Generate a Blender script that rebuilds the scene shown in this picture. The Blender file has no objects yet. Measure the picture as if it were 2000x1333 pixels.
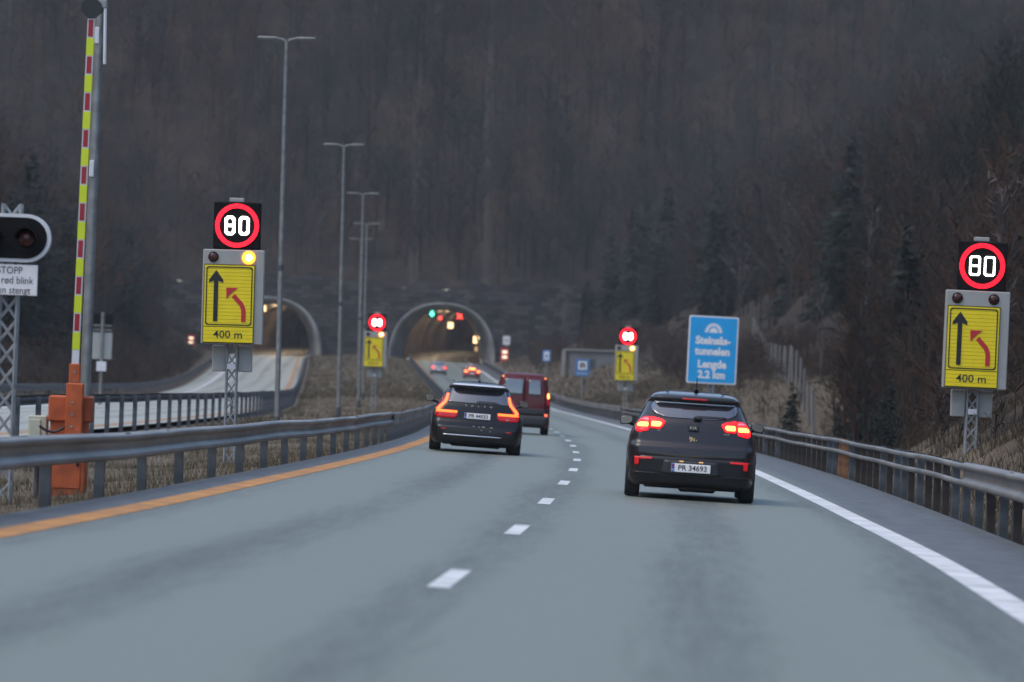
import bpy, bmesh, math, random
import numpy as np
from mathutils import Vector, Matrix
from mathutils.bvhtree import BVHTree

random.seed(7)
RNG = np.random.default_rng(7)
sc = bpy.context.scene
COL = sc.collection

# ------------------------------------------------------------------ camera
F_PX = 8950.0            # focal length in photograph pixels (2000 wide)
CAM_H = 1.33
ROLL = 0.035
HOR = 760.0              # horizon row at the picture centre
cam_d = bpy.data.cameras.new('camera')
cam = bpy.data.objects.new('camera', cam_d); COL.objects.link(cam); sc.camera = cam
cam_d.sensor_width = 36.0
cam_d.lens = F_PX / 2000.0 * 36.0
cam_d.clip_start = 0.5
cam_d.clip_end = 5000.0
pitch = math.atan((HOR - 666.5) / F_PX)
R0 = Vector((1, 0, 0)); FW = Vector((0, math.cos(pitch), math.sin(pitch))); U0 = Vector((0, -math.sin(pitch), math.cos(pitch)))
RR = R0 * math.cos(ROLL) + U0 * math.sin(ROLL)
UU = -R0 * math.sin(ROLL) + U0 * math.cos(ROLL)
M = Matrix((RR, UU, -FW)).transposed().to_4x4()
M.translation = Vector((0, 0, CAM_H))
cam.matrix_world = M
cam_d.dof.use_dof = True
cam_d.dof.focus_distance = 70.0
cam_d.dof.aperture_fstop = 2.6
cam_d.dof.aperture_blades = 0

# ------------------------------------------------------------------ world, sun, exposure
SUN_EL, SUN_AZ = math.radians(58), math.radians(244)    # azimuth from +Y, clockwise: to the left, behind thick cloud
w = bpy.data.worlds.new('World'); sc.world = w; w.use_nodes = True
nt = w.node_tree
sky = nt.nodes.new('ShaderNodeTexSky'); sky.sky_type = 'NISHITA'; sky.sun_disc = False
sky.sun_elevation = SUN_EL; sky.sun_rotation = SUN_AZ
sky.air_density = 1.1; sky.dust_density = 2.0; sky.ozone_density = 1.2
bg = nt.nodes['Background']; bg.inputs['Strength'].default_value = 0.15
nt.links.new(sky.outputs['Color'], bg.inputs['Color'])
sd = bpy.data.lights.new('sun', 'SUN'); sd.energy = 0.6; sd.angle = math.radians(30); sd.color = (1.0, 0.97, 0.88)
sun = bpy.data.objects.new('sun', sd); COL.objects.link(sun)
sdir = Vector((math.sin(SUN_AZ) * math.cos(SUN_EL), math.cos(SUN_AZ) * math.cos(SUN_EL), math.sin(SUN_EL)))
sun.rotation_euler = sdir.to_track_quat('Z', 'Y').to_euler()
sun.location = (0, -30, 80)
sc.view_settings.view_transform = 'Standard'
sc.view_settings.look = 'None'
sc.view_settings.exposure = 0.9
sc.view_settings.gamma = 1.0
sc.render.engine = 'CYCLES'
sc.cycles.use_denoising = True
sc.cycles.max_bounces = 6
sc.cycles.diffuse_bounces = 3
sc.cycles.glossy_bounces = 3
sc.cycles.volume_bounces = 0
sc.cycles.sample_clamp_indirect = 6.0

# ------------------------------------------------------------------ layout functions (plan of the place, metres)
def spline(pts):
    xs = np.array([p[0] for p in pts], float); ys = np.array([p[1] for p in pts], float)
    h = np.diff(xs); dl = np.diff(ys) / h
    m = np.zeros(len(xs)); m[0] = dl[0]; m[-1] = dl[-1]
    for i in range(1, len(xs) - 1):
        m[i] = (dl[i - 1] * h[i] + dl[i] * h[i - 1]) / (h[i] + h[i - 1])
    def f(x):
        x = np.asarray(x, float)
        xc = np.clip(x, xs[0], xs[-1])
        i = np.clip(np.searchsorted(xs, xc) - 1, 0, len(xs) - 2)
        t = (xc - xs[i]) / h[i]
        r = ((2*t**3 - 3*t**2 + 1) * ys[i] + (t**3 - 2*t**2 + t) * h[i] * m[i] + (-2*t**3 + 3*t**2) * ys[i+1] + (t**3 - t**2) * h[i] * m[i+1])
        r = r + np.where(x < xs[0], (x - xs[0]) * m[0], 0) + np.where(x > xs[-1], (x - xs[-1]) * m[-1], 0)
        return r
    return f

XC = spline([(-200, -8.0), (-60, -3.9), (20, -.82), (31.5, -.37), (44.2, .14), (55.7, .49), (67.5, .84), (79.8, 1.15), (91.7, 1.385), (103.5, 1.53),
             (117.8, 1.64), (140, 1.62), (195, 1.22), (234, .85), (270, .45), (310, -.15), (345, -.75), (400, -2.1), (454, -3.9), (513, -6.15), (560, -7.8), (608, -9.2),
             (650, -10.1), (700, -9.6), (760, -5.6), (800, -2)])
ZR = spline([(-200, 0), (0, 0), (200, 0), (270, .0), (330, .08), (400, .6), (454, 1.5), (490, 2.3), (513, 2.85), (560, 3.85), (608, 4.7), (700, 6.3), (800, 8)])
ML = spline([(-200, -10.5), (0, -10.4), (60, -10.1), (100, -9.9), (157, -10.0), (210, -11.2), (264, -13.1), (340, -16.4), (425, -19.9), (530, -24.2), (610, -27.4), (650, -28.3), (690, -27.0), (730, -22.8), (760, -18.5)])
def sstep(a, b, x):
    t = np.clip((np.asarray(x, float) - a) / (b - a), 0, 1); return t * t * (3 - 2 * t)
def road_z(X, Y):
    return ZR(Y) - .03 * (X - XC(Y)) - .03 * XC(Y) * (1 - sstep(200, 420, Y))
EDGE = lambda y: .46 * (1 - sstep(24, 95, y))      # the kerb lane widens towards the camera
LEFT_W = 9.6
def left_z(X, Y):
    return ZR(Y) + .02
PORT_Y = 606.0
WALL_X0, WALL_X1, WALL_TOP = -60.0, 9.0, 9.6

def vnoise(x, y, s, seed=0):
    x = np.asarray(x, float) / s; y = np.asarray(y, float) / s
    xi = np.floor(x).astype(np.int64); yi = np.floor(y).astype(np.int64)
    fx = x - xi; fy = y - yi; fx = fx*fx*(3-2*fx); fy = fy*fy*(3-2*fy)
    def hsh(a, b):
        n = (a * 374761393 + b * 668265263 + seed * 974711) & 0x7fffffff
        n = ((n ^ (n >> 13)) * 1274126177) & 0x7fffffff
        return ((n ^ (n >> 16)) & 0xffff) / 65535.0
    return (hsh(xi, yi) * (1-fx) + hsh(xi+1, yi) * fx) * (1-fy) + (hsh(xi, yi+1) * (1-fx) + hsh(xi+1, yi+1) * fx) * fy

def ground(X, Y):
    """Height of the ground; also returns a forest mask."""
    X = np.asarray(X, float); Y = np.asarray(Y, float)
    zr = road_z(X, Y)
    xl = XC(Y) - 4.2; xr = XC(Y) + 5.45
    ml = ML(Y) + .5; mo = ML(Y) - LEFT_W - .3
    base = ZR(Y)
    z = road_z(np.clip(X, xl, xr), Y) - .12
    # median between the carriageways
    t = np.clip((X - ml) / np.maximum(xl - ml, .1), 0, 1)
    za = base - .1; zb = road_z(xl, Y) - .1
    med = za * (1 - t) + zb * t - .22 * np.sin(np.pi * t) * (1 - sstep(150, 300, Y)) + .5 * np.sin(np.pi * t) * sstep(220, 420, Y)
    z = np.where(X < xl, med, z)
    z = np.where(X < ml, base - .12, z)
    # left bank beyond the far carriageway
    s = np.maximum(mo - .8 - X, 0)
    lb = .28 * s + .33 * np.maximum(s - 3, 0)
    z = np.where(X < mo, base - .12 + lb, z)
    # right bank
    s = np.maximum(X - xr, 0)
    near = 1 - sstep(96, 122, Y)
    mid = sstep(175, 250, Y)
    nearb = np.maximum(.62 * (s - .5), 0) - .12 * np.clip(s, 0, .6)
    nearb = np.minimum(nearb, 2.2 + .35 * s)
    lowb = -.26 * np.minimum(s, 4) + .30 * np.maximum(s - 8.0, 0)
    midb = .27 * np.maximum(s - .3, 0) + .35 * np.maximum(s - 12.5, 0)
    rb = nearb * near + (1 - near) * (lowb * (1 - mid) + midb * mid)
    z = np.where(X > xr, road_z(xr, Y) - .12 + rb, z)
    # mountain above the portals
    inw = sstep(WALL_X0 - 14, WALL_X0, X) * (1 - sstep(WALL_X1, WALL_X1 + 12, X))
    toe = PORT_Y + 1.2 - 14 * (1 - inw)
    yy = Y - toe
    lift = np.where(yy > 0, (base * 0 + 4.6 + WALL_TOP) * inw + .72 * yy + .5 * np.maximum(yy - 25, 0) * .3, -50)
    lift = np.minimum(lift, 118 + .03*yy) + np.where(inw < .999, 4.0 * (1 - inw) * (yy > 0), 0)
    z = np.maximum(z, lift)
    bump = (vnoise(X, Y, 22, 1) - .5) * 5.0 + (vnoise(X, Y, 7, 2) - .5) * 2.2
    forest = sstep(0, 6, np.maximum(np.maximum((mo - 4.5) - X, X - (xr + 15 - 12.5 * (1 - mid) * (1 - near) - 6 * near)), np.where(yy > -.2, 8, -5)))
    z = z + bump * forest * np.where(Y > 585, sstep(0, 14, yy) + (1 - inw) * sstep(600, 570, Y) * 0, sstep(0, 20, np.abs(X - (xl + mo) * .5) - 18))
    small = (vnoise(X, Y, 1.7, 3) - .5) * .22 + (vnoise(X, Y, .6, 4) - .5) * .08
    offr = sstep(.2, 1.2, np.maximum(np.maximum(X - xr, 0), np.maximum(np.minimum(xl - X, X - ml), mo - X)))
    return z + small * offr, forest

def gz(x, y):
    return float(ground(np.array([x]), np.array([y]))[0][0])

def px_x(px, py, d): return ((px - 1000) + ROLL*(py - 666.5)) / F_PX * d
def px_z(px, py, d): return CAM_H + (HOR - (py - ROLL*(px - 1000))) / F_PX * d

# ------------------------------------------------------------------ materials
def mat(name, col, rough=.6, metal=0.0, spec=.5, var=0.0, vscale=4.0, bump=0.0, bscale=20.0, stretch=(1, 1, 1), col2=None, coat=0.0, emit=None, estr=0.0):
    m = bpy.data.materials.new(name); m.use_nodes = True
    n = m.node_tree.nodes; l = m.node_tree.links; b = n['Principled BSDF']
    b.inputs['Base Color'].default_value = (*col, 1)
    b.inputs['Roughness'].default_value = rough
    b.inputs['Metallic'].default_value = metal
    b.inputs['Specular IOR Level'].default_value = spec
    b.inputs['Coat Weight'].default_value = coat
    b.inputs['Coat Roughness'].default_value = .06; b.inputs['Coat IOR'].default_value = 1.45
    if emit:
        b.inputs['Emission Color'].default_value = (*emit, 1); b.inputs['Emission Strength'].default_value = estr
    if var > 0 or col2 or bump > 0:
        tc = n.new('ShaderNodeTexCoord'); mp = n.new('ShaderNodeMapping'); mp.inputs['Scale'].default_value = stretch
        l.new(tc.outputs['Object'], mp.inputs['Vector'])
    if var > 0 or col2:
        tx = n.new('ShaderNodeTexNoise'); tx.inputs['Scale'].default_value = vscale; tx.inputs['Detail'].default_value = 5
        l.new(mp.outputs['Vector'], tx.inputs['Vector'])
        rp = n.new('ShaderNodeValToRGB')
        c2 = col2 if col2 else tuple(min(1, c * (1 + var)) for c in col)
        c1 = col if col2 else tuple(c * (1 - var) for c in col)
        rp.color_ramp.elements[0].position = .35; rp.color_ramp.elements[0].color = (*c1, 1)
        rp.color_ramp.elements[1].position = .68; rp.color_ramp.elements[1].color = (*c2, 1)
        l.new(tx.outputs['Fac'], rp.inputs['Fac']); l.new(rp.outputs['Color'], b.inputs['Base Color'])
    if bump > 0:
        t2 = n.new('ShaderNodeTexNoise'); t2.inputs['Scale'].default_value = bscale; t2.inputs['Detail'].default_value = 4
        l.new(mp.outputs['Vector'], t2.inputs['Vector'])
        bp = n.new('ShaderNodeBump'); bp.inputs['Strength'].default_value = bump; bp.inputs['Distance'].default_value = .05
        l.new(t2.outputs['Fac'], bp.inputs['Height']); l.new(bp.outputs['Normal'], b.inputs['Normal'])
    return m

MT = {}
MT['galv'] = mat('galvanised_steel', (.26, .265, .26), .48, .5, var=.2, vscale=6, bump=.05)
MT['galv_dark'] = mat('weathered_steel', (.085, .095, .105), .6, .35, var=.3, vscale=5)
MT['rail'] = mat('guardrail_zinc', (.21, .205, .195), .5, .45, var=.35, vscale=1.2, bump=.06, bscale=4, stretch=(1, .35, 1))
MT['post_brown'] = mat('rust_stained_post', (.040, .032, .027), .8, 0, var=.4, vscale=3)
MT['post_rust'] = mat('orange_rusty_post', (.24, .11, .05), .8, 0, var=.4, vscale=6)
MT['cab_grey'] = mat('grey_powder_coat', (.34, .34, .32), .5, .0, var=.06, vscale=2)
MT['cab_dark'] = mat('black_housing', (.006, .006, .007), .7, 0, .15)
MT['lattice'] = mat('lattice_galvanised', (.30, .315, .32), .5, .3, var=.15, vscale=8)
MT['yellow'] = mat('yellow_sheeting', (.88, .68, .005), .45, var=.05, vscale=3, emit=(.85, .72, .01), estr=.0)
MT['slat_dark'] = mat('slat_gap', (.10, .085, .01), .7)
MT['black'] = mat('black_print', (.01, .01, .012), .5)
MT['redprint'] = mat('red_print', (.50, .02, .025), .5)
MT['white'] = mat('white_sheeting', (.86, .82, .80), .5, var=.03, vscale=5)
MT['blue'] = mat('blue_sheeting', (.005, .36, .76), .45, var=.06, vscale=2)
MT['blue2'] = mat('dull_blue_sheeting', (.05, .19, .42), .5, var=.06, vscale=2)
MT['orange'] = mat('orange_cabinet_paint', (.42, .085, .02), .6, var=.3, vscale=4, bump=.05)
MT['beige'] = mat('beige_cabinet', (.45, .46, .36), .6, var=.1)
MT['fluo'] = mat('fluorescent_yellow_film', (.62, .72, .02), .4, var=.05)
MT['redfilm'] = mat('red_film', (.33, .012, .02), .4, var=.08)
MT['boomwhite'] = mat('white_boom', (.66, .66, .68), .45, var=.06)
MT['lamp_off'] = mat('dark_red_lens', (.055, .012, .010), .25, var=.2)
MT['concrete'] = mat('portal_concrete', (.27, .265, .255), .85, var=.35, vscale=.5, bump=.15, bscale=3)
MT['rubber'] = mat('tyre_rubber', (.018, .018, .02), .8, bump=.1, bscale=30)
MT['glass'] = mat('dark_car_glass', (.030, .029, .034), .05, 0, 1.0, coat=1.0)
MT['glass'].node_tree.nodes['Principled BSDF'].inputs['Coat IOR'].default_value = 1.9
MT['plastic'] = mat('black_plastic', (.02, .02, .023), .5)
MT['chrome'] = mat('chrome', (.7, .7, .72), .15, 1.0)
MT['mirror'] = mat('mirror_glass', (.30, .32, .34), .08, 1.0)
MT['bark_dark'] = mat('dark_bark', (.06, .052, .046), .9, var=.3, vscale=3)
MT['bark_pale'] = mat('pale_birch_bark', (.115, .11, .105), .8, var=.4, vscale=4, stretch=(1, 1, .3))
MT['twigs'] = mat('bare_twigs', (.085, .07, .064), .9, var=.3, vscale=1)
MT['twigs_pale'] = mat('pale_twigs', (.085, .08, .072), .9, var=.3, vscale=1)
MT['needles'] = mat('spruce_needles', (.016, .028, .022), .8, var=.4, vscale=2)
MT['wood'] = mat('grey_fence_wood', (.17, .165, .16), .85, var=.2, vscale=3, stretch=(1, 1, .1))
def emitm(name, col, s, base=(.02, .02, .02)):
    return mat(name, base, .4, emit=col, estr=s)
MT['led_white'] = emitm('led_white', (1, .97, .92), 4.0)
MT['led_red'] = emitm('led_red', (1, .004, .016), 2.2)
MT['led_red_core'] = emitm('led_red_core', (1, .10, .10), 1.3)
MT['amber'] = emitm('amber_lamp', (1, .55, .14), 14.0)
MT['amber_halo'] = emitm('amber_lamp_halo', (1, .24, .015), 2.6, (.4, .1, .01))
MT['tail_red'] = emitm('tail_lens_red', (1, .004, .008), 1.7, (.30, .006, .01))
MT['tail_core'] = emitm('tail_bulb_orange', (1, .33, .06), 3.2, (.3, .02, .01))
MT['tail_dull'] = mat('faint_glow_red_lens', (.28, .008, .012), .2, emit=(1, .005, .01), estr=.12)  # weak emission added to lenses that are not lit themselves
MT['tail_line'] = emitm('tail_line_orange', (1, .13, .018), 1.9, (.3, .02, .01))
MT['reflector'] = emitm('glowing_red_reflector', (1, .006, .012), .15, (.40, .006, .01))  # weak emission added; a reflector gives no light of its own
MT['plate_lamp'] = emitm('plate_lamp', (1, .55, .2), .45)
MT['sig_green'] = emitm('signal_green', (.10, 1, .62), 3.0)
MT['sig_red'] = emitm('signal_red', (1, .06, .04), 3.0)
MT['warm'] = emitm('warm_light', (1, .62, .28), 2.2)
MT['warm_dim'] = emitm('warm_light_dim', (1, .6, .3), .5)
MT['kiosk_light'] = emitm('kiosk_light', (1, .75, .55), 1.0)

# ------------------------------------------------------------------ builders
def link(o, parent=None):
    COL.objects.link(o)
    if parent is not None: o.parent = parent
    return o

class MB:
    def __init__(s): s.v = []; s.f = []; s.sm = []
    def add(s, vs, fs, smooth=False):
        o = len(s.v); s.v += [tuple(p) for p in vs]; s.f += [tuple(i + o for i in q) for q in fs]; s.sm += [smooth] * len(fs)
    def box(s, c, d, rz=0.0, bev=0.0):
        hx, hy, hz = d[0]/2, d[1]/2, d[2]/2
        if bev > 0:
            b = min(bev, hx*.9, hy*.9, hz*.9)
            vs = []
            for zz, ins in ((-hz, b), (-hz + b, 0), (hz - b, 0), (hz, b)):
                ax, ay = hx - ins, hy - ins; cb = b if ins == 0 else b * .4
                for (px, py) in ((ax-cb, -ay), (ax, -ay+cb), (ax, ay-cb), (ax-cb, ay), (-ax+cb, ay), (-ax, ay-cb), (-ax, -ay+cb), (-ax+cb, -ay)):
                    vs.append((px, py, zz))
            fs = [tuple(range(7, -1, -1)), tuple(range(24, 32))]
            for k in range(3):
                for i in range(8): fs.append((k*8+i, k*8+(i+1) % 8, k*8+8+(i+1) % 8, k*8+8+i))
        else:
            vs = [(x, y, z) for z in (-hz, hz) for (x, y) in ((-hx, -hy), (hx, -hy), (hx, hy), (-hx, hy))]
            fs = [(3, 2, 1, 0), (4, 5, 6, 7), (0, 1, 5, 4), (1, 2, 6, 5), (2, 3, 7, 6), (3, 0, 4, 7)]
        cz, sz = math.cos(rz), math.sin(rz)
        s.add([(c[0] + x*cz - y*sz, c[1] + x*sz + y*cz, c[2] + z) for x, y, z in vs], fs)
    def tube(s, pts, rad, n=8, cap=True, smooth=True):
        pts = [Vector(p) for p in pts]
        if not hasattr(rad, '__len__'): rad = [rad] * len(pts)
        rings = []
        for i, p in enumerate(pts):
            d = (pts[min(i+1, len(pts)-1)] - pts[max(i-1, 0)]).normalized()
            a = d.cross(Vector((0, 0, 1)) if abs(d.z) < .9 else Vector((1, 0, 0))).normalized(); b = d.cross(a)
            rings.append([p + (a*math.cos(2*math.pi*k/n) + b*math.sin(2*math.pi*k/n)) * rad[i] for k in range(n)])
        vs = [q for r in rings for q in r]; fs = []
        for i in range(len(pts)-1):
            for k in range(n): fs.append((i*n+k, i*n+(k+1) % n, (i+1)*n+(k+1) % n, (i+1)*n+k))
        s.add(vs, fs, smooth)
        if cap:
            s.add(rings[0], [tuple(range(n-1, -1, -1))]); s.add(rings[-1], [tuple(range(n))])
    def prism(s, poly, y0, y1):
        """poly in (x,z), extruded between y0 (front, towards -Y) and y1."""
        n = len(poly)
        a = sum(poly[i][0]*poly[(i+1) % n][1] - poly[(i+1) % n][0]*poly[i][1] for i in range(n))
        if a < 0: poly = poly[::-1]
        vs = [(x, y0, z) for x, z in poly] + [(x, y1, z) for x, z in poly]
        fs = [tuple(range(n)), tuple(range(2*n-1, n-1, -1))]
        for i in range(n): fs.append((i, i+n, (i+1) % n + n, (i+1) % n))
        s.add(vs, fs)
    def disc(s, c, r, y0, y1, n=28, dome=0.0):
        ring = [(c[0] + r*math.cos(2*math.pi*k/n), c[1] + r*math.sin(2*math.pi*k/n)) for k in range(n)]
        if dome <= 0: s.prism(ring, y0, y1); return
        vs = []; m = 4
        for j in range(m):
            a = j/m*math.pi/2
            vs += [(c[0] + (x-c[0])*math.cos(a), y0 - dome*math.sin(a), c[1] + (z-c[1])*math.cos(a)) for x, z in ring]
        vs.append((c[0], y0 - dome, c[1])); fs = []
        for j in range(m-1):
            for k in range(n): fs.append((j*n+k, j*n+(k+1) % n, (j+1)*n+(k+1) % n, (j+1)*n+k))
        for k in range(n): fs.append(((m-1)*n+k, (m-1)*n+(k+1) % n, m*n))
        s.add(vs, fs, True)
        s.add([(x, y0, z) for x, z in ring] + [(x, y1, z) for x, z in ring], [(k, k+n, (k+1) % n+n, (k+1) % n) for k in range(n)])
    def ring(s, c, r0, r1, y0, y1, n=48, teeth=False):
        for k in range(n):
            a0 = 2*math.pi*k/n; a1 = 2*math.pi*(k + (.8 if teeth else 1.0))/n
            q = [(c[0]+r*math.cos(a), c[1]+r*math.sin(a)) for r, a in ((r0, a0), (r1, a0), (r1, a1), (r0, a1))]
            vs = [(x, y0, z) for x, z in q] + [(x, y1, z) for x, z in q]
            fs = [(0, 1, 2, 3), (1, 5, 6, 2), (3, 7, 4, 0)] if not teeth else [(0, 1, 2, 3), (0, 4, 5, 1), (1, 5, 6, 2), (2, 6, 7, 3), (3, 7, 4, 0)]
            s.add(vs, fs)
    def strip(s, pts, wd, y0, y1):
        """a flat band along pts in (x,z) with width wd"""
        L = []; Rr = []
        for i, p in enumerate(pts):
            a = pts[max(i-1, 0)]; b = pts[min(i+1, len(pts)-1)]
            dx, dz = b[0]-a[0], b[1]-a[1]; q = math.hypot(dx, dz)
            nx, nz = -dz/q*wd/2, dx/q*wd/2
            L.append((p[0]+nx, p[1]+nz)); Rr.append((p[0]-nx, p[1]-nz))
        s.prism(L + Rr[::-1], y0, y1)
    def build(s, name, m, parent=None, loc=None):
        me = bpy.data.meshes.new(name); me.from_pydata(s.v, [], s.f); me.update()
        me.polygons.foreach_set('use_smooth', s.sm)
        if m: me.materials.append(MT[m] if isinstance(m, str) else m)
        o = bpy.data.objects.new(name, me)
        if loc is not None: o.location = loc
        return link(o, parent)

def np_mesh(name, verts, faces, m, parent=None, smooth=False, colattr=None):
    """verts (N,3), faces (M,k) numpy -> object"""
    me = bpy.data.meshes.new(name); k = faces.shape[1]
    me.vertices.add(len(verts)); me.vertices.foreach_set('co', np.ascontiguousarray(verts, np.float32).ravel())
    me.loops.add(faces.size); me.loops.foreach_set('vertex_index', np.ascontiguousarray(faces, np.int32).ravel())
    me.polygons.add(len(faces)); me.polygons.foreach_set('loop_start', np.arange(0, faces.size, k, dtype=np.int32))
    me.polygons.foreach_set('loop_total', np.full(len(faces), k, np.int32))
    me.polygons.foreach_set('use_smooth', np.full(len(faces), smooth))
    if colattr is not None:
        at = me.color_attributes.new('tint', 'FLOAT_COLOR', 'POINT')
        at.data.foreach_set('color', np.ascontiguousarray(colattr, np.float32).ravel())
    me.update(calc_edges=True); me.validate()
    if m: me.materials.append(MT[m] if isinstance(m, str) else m)
    return link(bpy.data.objects.new(name, me), parent)

def tag(o, label=None, cat=None, group=None, kind=None):
    if label: o['label'] = label
    if cat: o['category'] = cat
    if group: o['group'] = group
    if kind: o['kind'] = kind
    return o
def thing(name, label, cat, loc=(0, 0, 0), rotz=0.0, group=None, tilt=0.0):
    o = bpy.data.objects.new(name, None); o.empty_display_size = .3
    COL.objects.link(o); o.location = loc; o.rotation_euler = (0, tilt, rotz)
    return tag(o, label, cat, group)
def copy_tree(o, parent=None):
    c = o.copy(); COL.objects.link(c)
    if parent is not None: c.parent = parent
    for ch in [x for x in o.children]: copy_tree(ch, c)
    return c
def text(name, s, size, m, parent, x, z, y, align='CENTER', ext=.002, off=0.0, sx=1.0):
    cu = bpy.data.curves.new(name, 'FONT'); cu.body = s; cu.size = size; cu.align_x = align; cu.align_y = 'CENTER'
    cu.extrude = ext; cu.offset = off; cu.resolution_u = 3
    ob = bpy.data.objects.new(name + '_curve', cu); COL.objects.link(ob)
    bpy.context.view_layer.update()
    dg = bpy.context.evaluated_depsgraph_get()
    me = bpy.data.meshes.new_from_object(ob.evaluated_get(dg))
    bpy.data.objects.remove(ob); bpy.data.curves.remove(cu)
    co = np.zeros(len(me.vertices)*3, np.float32); me.vertices.foreach_get('co', co); co = co.reshape(-1, 3)
    out = np.stack([co[:, 0]*sx + x, y - co[:, 2], co[:, 1] + z], 1)
    me.vertices.foreach_set('co', out.ravel()); me.update(); me.name = name
    me.materials.clear(); me.materials.append(MT[m])
    return link(bpy.data.objects.new(name, me), parent)

# ------------------------------------------------------------------ ground
def terrain():
    ys = np.concatenate([np.arange(-200, 20, 12), np.arange(20, 150, 1.0), np.arange(150, 330, 2.0), np.arange(330, 590, 3.0), np.arange(590, PORT_Y + .6, 1.6),
                         np.arange(PORT_Y + 1.21, 740, 2.0), np.arange(740, 1000, 12), np.arange(1000, 1601, 60)])
    us = np.concatenate([np.linspace(-400, -100, 14), np.linspace(-94, -44, 26), np.linspace(-42, -14, 36), np.linspace(-13.5, 20, 110), np.linspace(20.6, 60, 56), np.linspace(62, 110, 24), np.linspace(120, 400, 14)])
    Yg, Xg = np.meshgrid(ys, us, indexing='ij')
    Xg = Xg + np.where(np.abs(Xg) < 100, XC(np.clip(Yg, -60, 608)) * np.clip(1 - np.abs(Xg) / 100, 0, 1), 0)
    z, forest = ground(Xg, Yg)
    ny, nx = Xg.shape
    v = np.stack([Xg, Yg, z], -1).reshape(-1, 3)
    idx = np.arange(ny*nx).reshape(ny, nx)
    f = np.stack([idx[:-1, :-1], idx[:-1, 1:], idx[1:, 1:], idx[1:, :-1]], -1)
    # the step hidden behind the stone wall and the tunnel mouths is left open
    keep = np.ones(f.shape[:2], bool)
    for j in range(ny-1):
        if ys[j] < PORT_Y + 1.0 <= ys[j+1]:
            keep[j] = ~((Xg[j, :-1] > WALL_X0 + 2) & (Xg[j, 1:] < WALL_X1 - 2))
    col = np.zeros((ny*nx, 4), np.float32)
    col[:, 0] = forest.ravel(); col[:, 3] = 1
    col[:, 1] = (sstep(1.2, 3.0, Xg - (XC(Yg) + 5.45)) * (1 - .75*sstep(150, 200, Yg) + .6*sstep(520, 570, Yg)) * .9 + .9*sstep(9.5, 13, Xg - (XC(Yg) + 5.45)) + .8*sstep(.5, 2.5, ML(Yg) - LEFT_W - 1 - Xg)).clip(0, 1).ravel()
    # bare soil / debris strip right beside the asphalt
    e = np.minimum(np.abs(Xg - (XC(Yg) - 4.2)), np.abs(Xg - (XC(Yg) + 5.45))).ravel()
    col[:, 2] = 1 - sstep(.1, .9, e)
    m = bpy.data.materials.new('hillside_and_verge'); m.use_nodes = True
    n = m.node_tree.nodes; l = m.node_tree.links; b = n['Principled BSDF']; b.inputs['Roughness'].default_value = .95; b.inputs['Specular IOR Level'].default_value = .2
    at = n.new('ShaderNodeAttribute'); at.attribute_name = 'tint'
    sp = n.new('ShaderNodeSeparateColor'); l.new(at.outputs['Color'], sp.inputs['Color'])
    tc = n.new('ShaderNodeTexCoord')
    def noise(scale, detail=6, stretch=None):
        t = n.new('ShaderNodeTexNoise'); t.inputs['Scale'].default_value = scale; t.inputs['Detail'].default_value = detail; t.inputs['Roughness'].default_value = .65
        if stretch:
            mp = n.new('ShaderNodeMapping'); mp.inputs['Scale'].default_value = stretch; l.new(tc.outputs['Object'], mp.inputs['Vector']); l.new(mp.outputs['Vector'], t.inputs['Vector'])
        else: l.new(tc.outputs['Object'], t.inputs['Vector'])
        return t
    def ramp(src, stops):
        r = n.new('ShaderNodeValToRGB'); el = r.color_ramp.elements
        while len(el) < len(stops): el.new(.5)
        for e_, (p_, c_) in zip(el, stops): e_.position = p_; e_.color = (*c_, 1)
        l.new(src, r.inputs['Fac']); return r.outputs['Color']
    def mix(fac, a, bb):
        x = n.new('ShaderNodeMix'); x.data_type = 'RGBA'; l.new(fac, x.inputs['Factor']); l.new(a, x.inputs['A']); l.new(bb, x.inputs['B']); return x.outputs['Result']
    g1 = ramp(noise(.5).outputs['Fac'], [(.3, (.085, .067, .046)), (.5, (.155, .124, .086)), (.7, (.22, .18, .123))])
    g2 = ramp(noise(7, 4).outputs['Fac'], [(.3, (.046, .036, .026)), (.55, (.105, .083, .057)), (.75, (.165, .132, .088))])
    grass = n.new('ShaderNodeMix'); grass.data_type = 'RGBA'; grass.inputs['Factor'].default_value = .5; l.new(g1, grass.inputs['A']); l.new(g2, grass.inputs['B'])
    f1 = ramp(noise(.055, 5).outputs['Fac'], [(.30, (.010, .011, .010)), (.46, (.024, .020, .016)), (.60, (.048, .030, .020)), (.75, (.022, .020, .018))])
    f2 = ramp(noise(.5, 6, (1, 1, .35)).outputs['Fac'], [(.35, (.009, .009, .009)), (.52, (.028, .023, .019)), (.64, (.046, .038, .030)), (.78, (.12, .115, .105))])
    fo = n.new('ShaderNodeMix'); fo.data_type = 'RGBA'; fo.inputs['Factor'].default_value = .5; l.new(f1, fo.inputs['A']); l.new(f2, fo.inputs['B'])
    soil = ramp(noise(5, 5).outputs['Fac'], [(.35, (.030, .028, .024)), (.6, (.065, .058, .050)), (.75, (.11, .10, .09))])
    c = mix(sp.outputs['Red'], grass.outputs['Result'], fo.outputs['Result'])
    brk = ramp(noise(3, 5).outputs['Fac'], [(.35, (.018, .014, .011)), (.55, (.042, .030, .021)), (.75, (.075, .055, .034))])
    gr = mix(sp.outputs['Green'], grass.outputs['Result'], brk); c = mix(sp.outputs['Red'], gr, fo.outputs['Result'])
    c = mix(sp.outputs['Blue'], c, soil)
    l.new(c, b.inputs['Base Color'])
    bp = n.new('ShaderNodeBump'); bp.inputs['Strength'].default_value = .6; bp.inputs['Distance'].default_value = .25
    l.new(noise(2.2, 6).outputs['Fac'], bp.inputs['Height']); l.new(bp.outputs['Normal'], b.inputs['Normal'])
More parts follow.
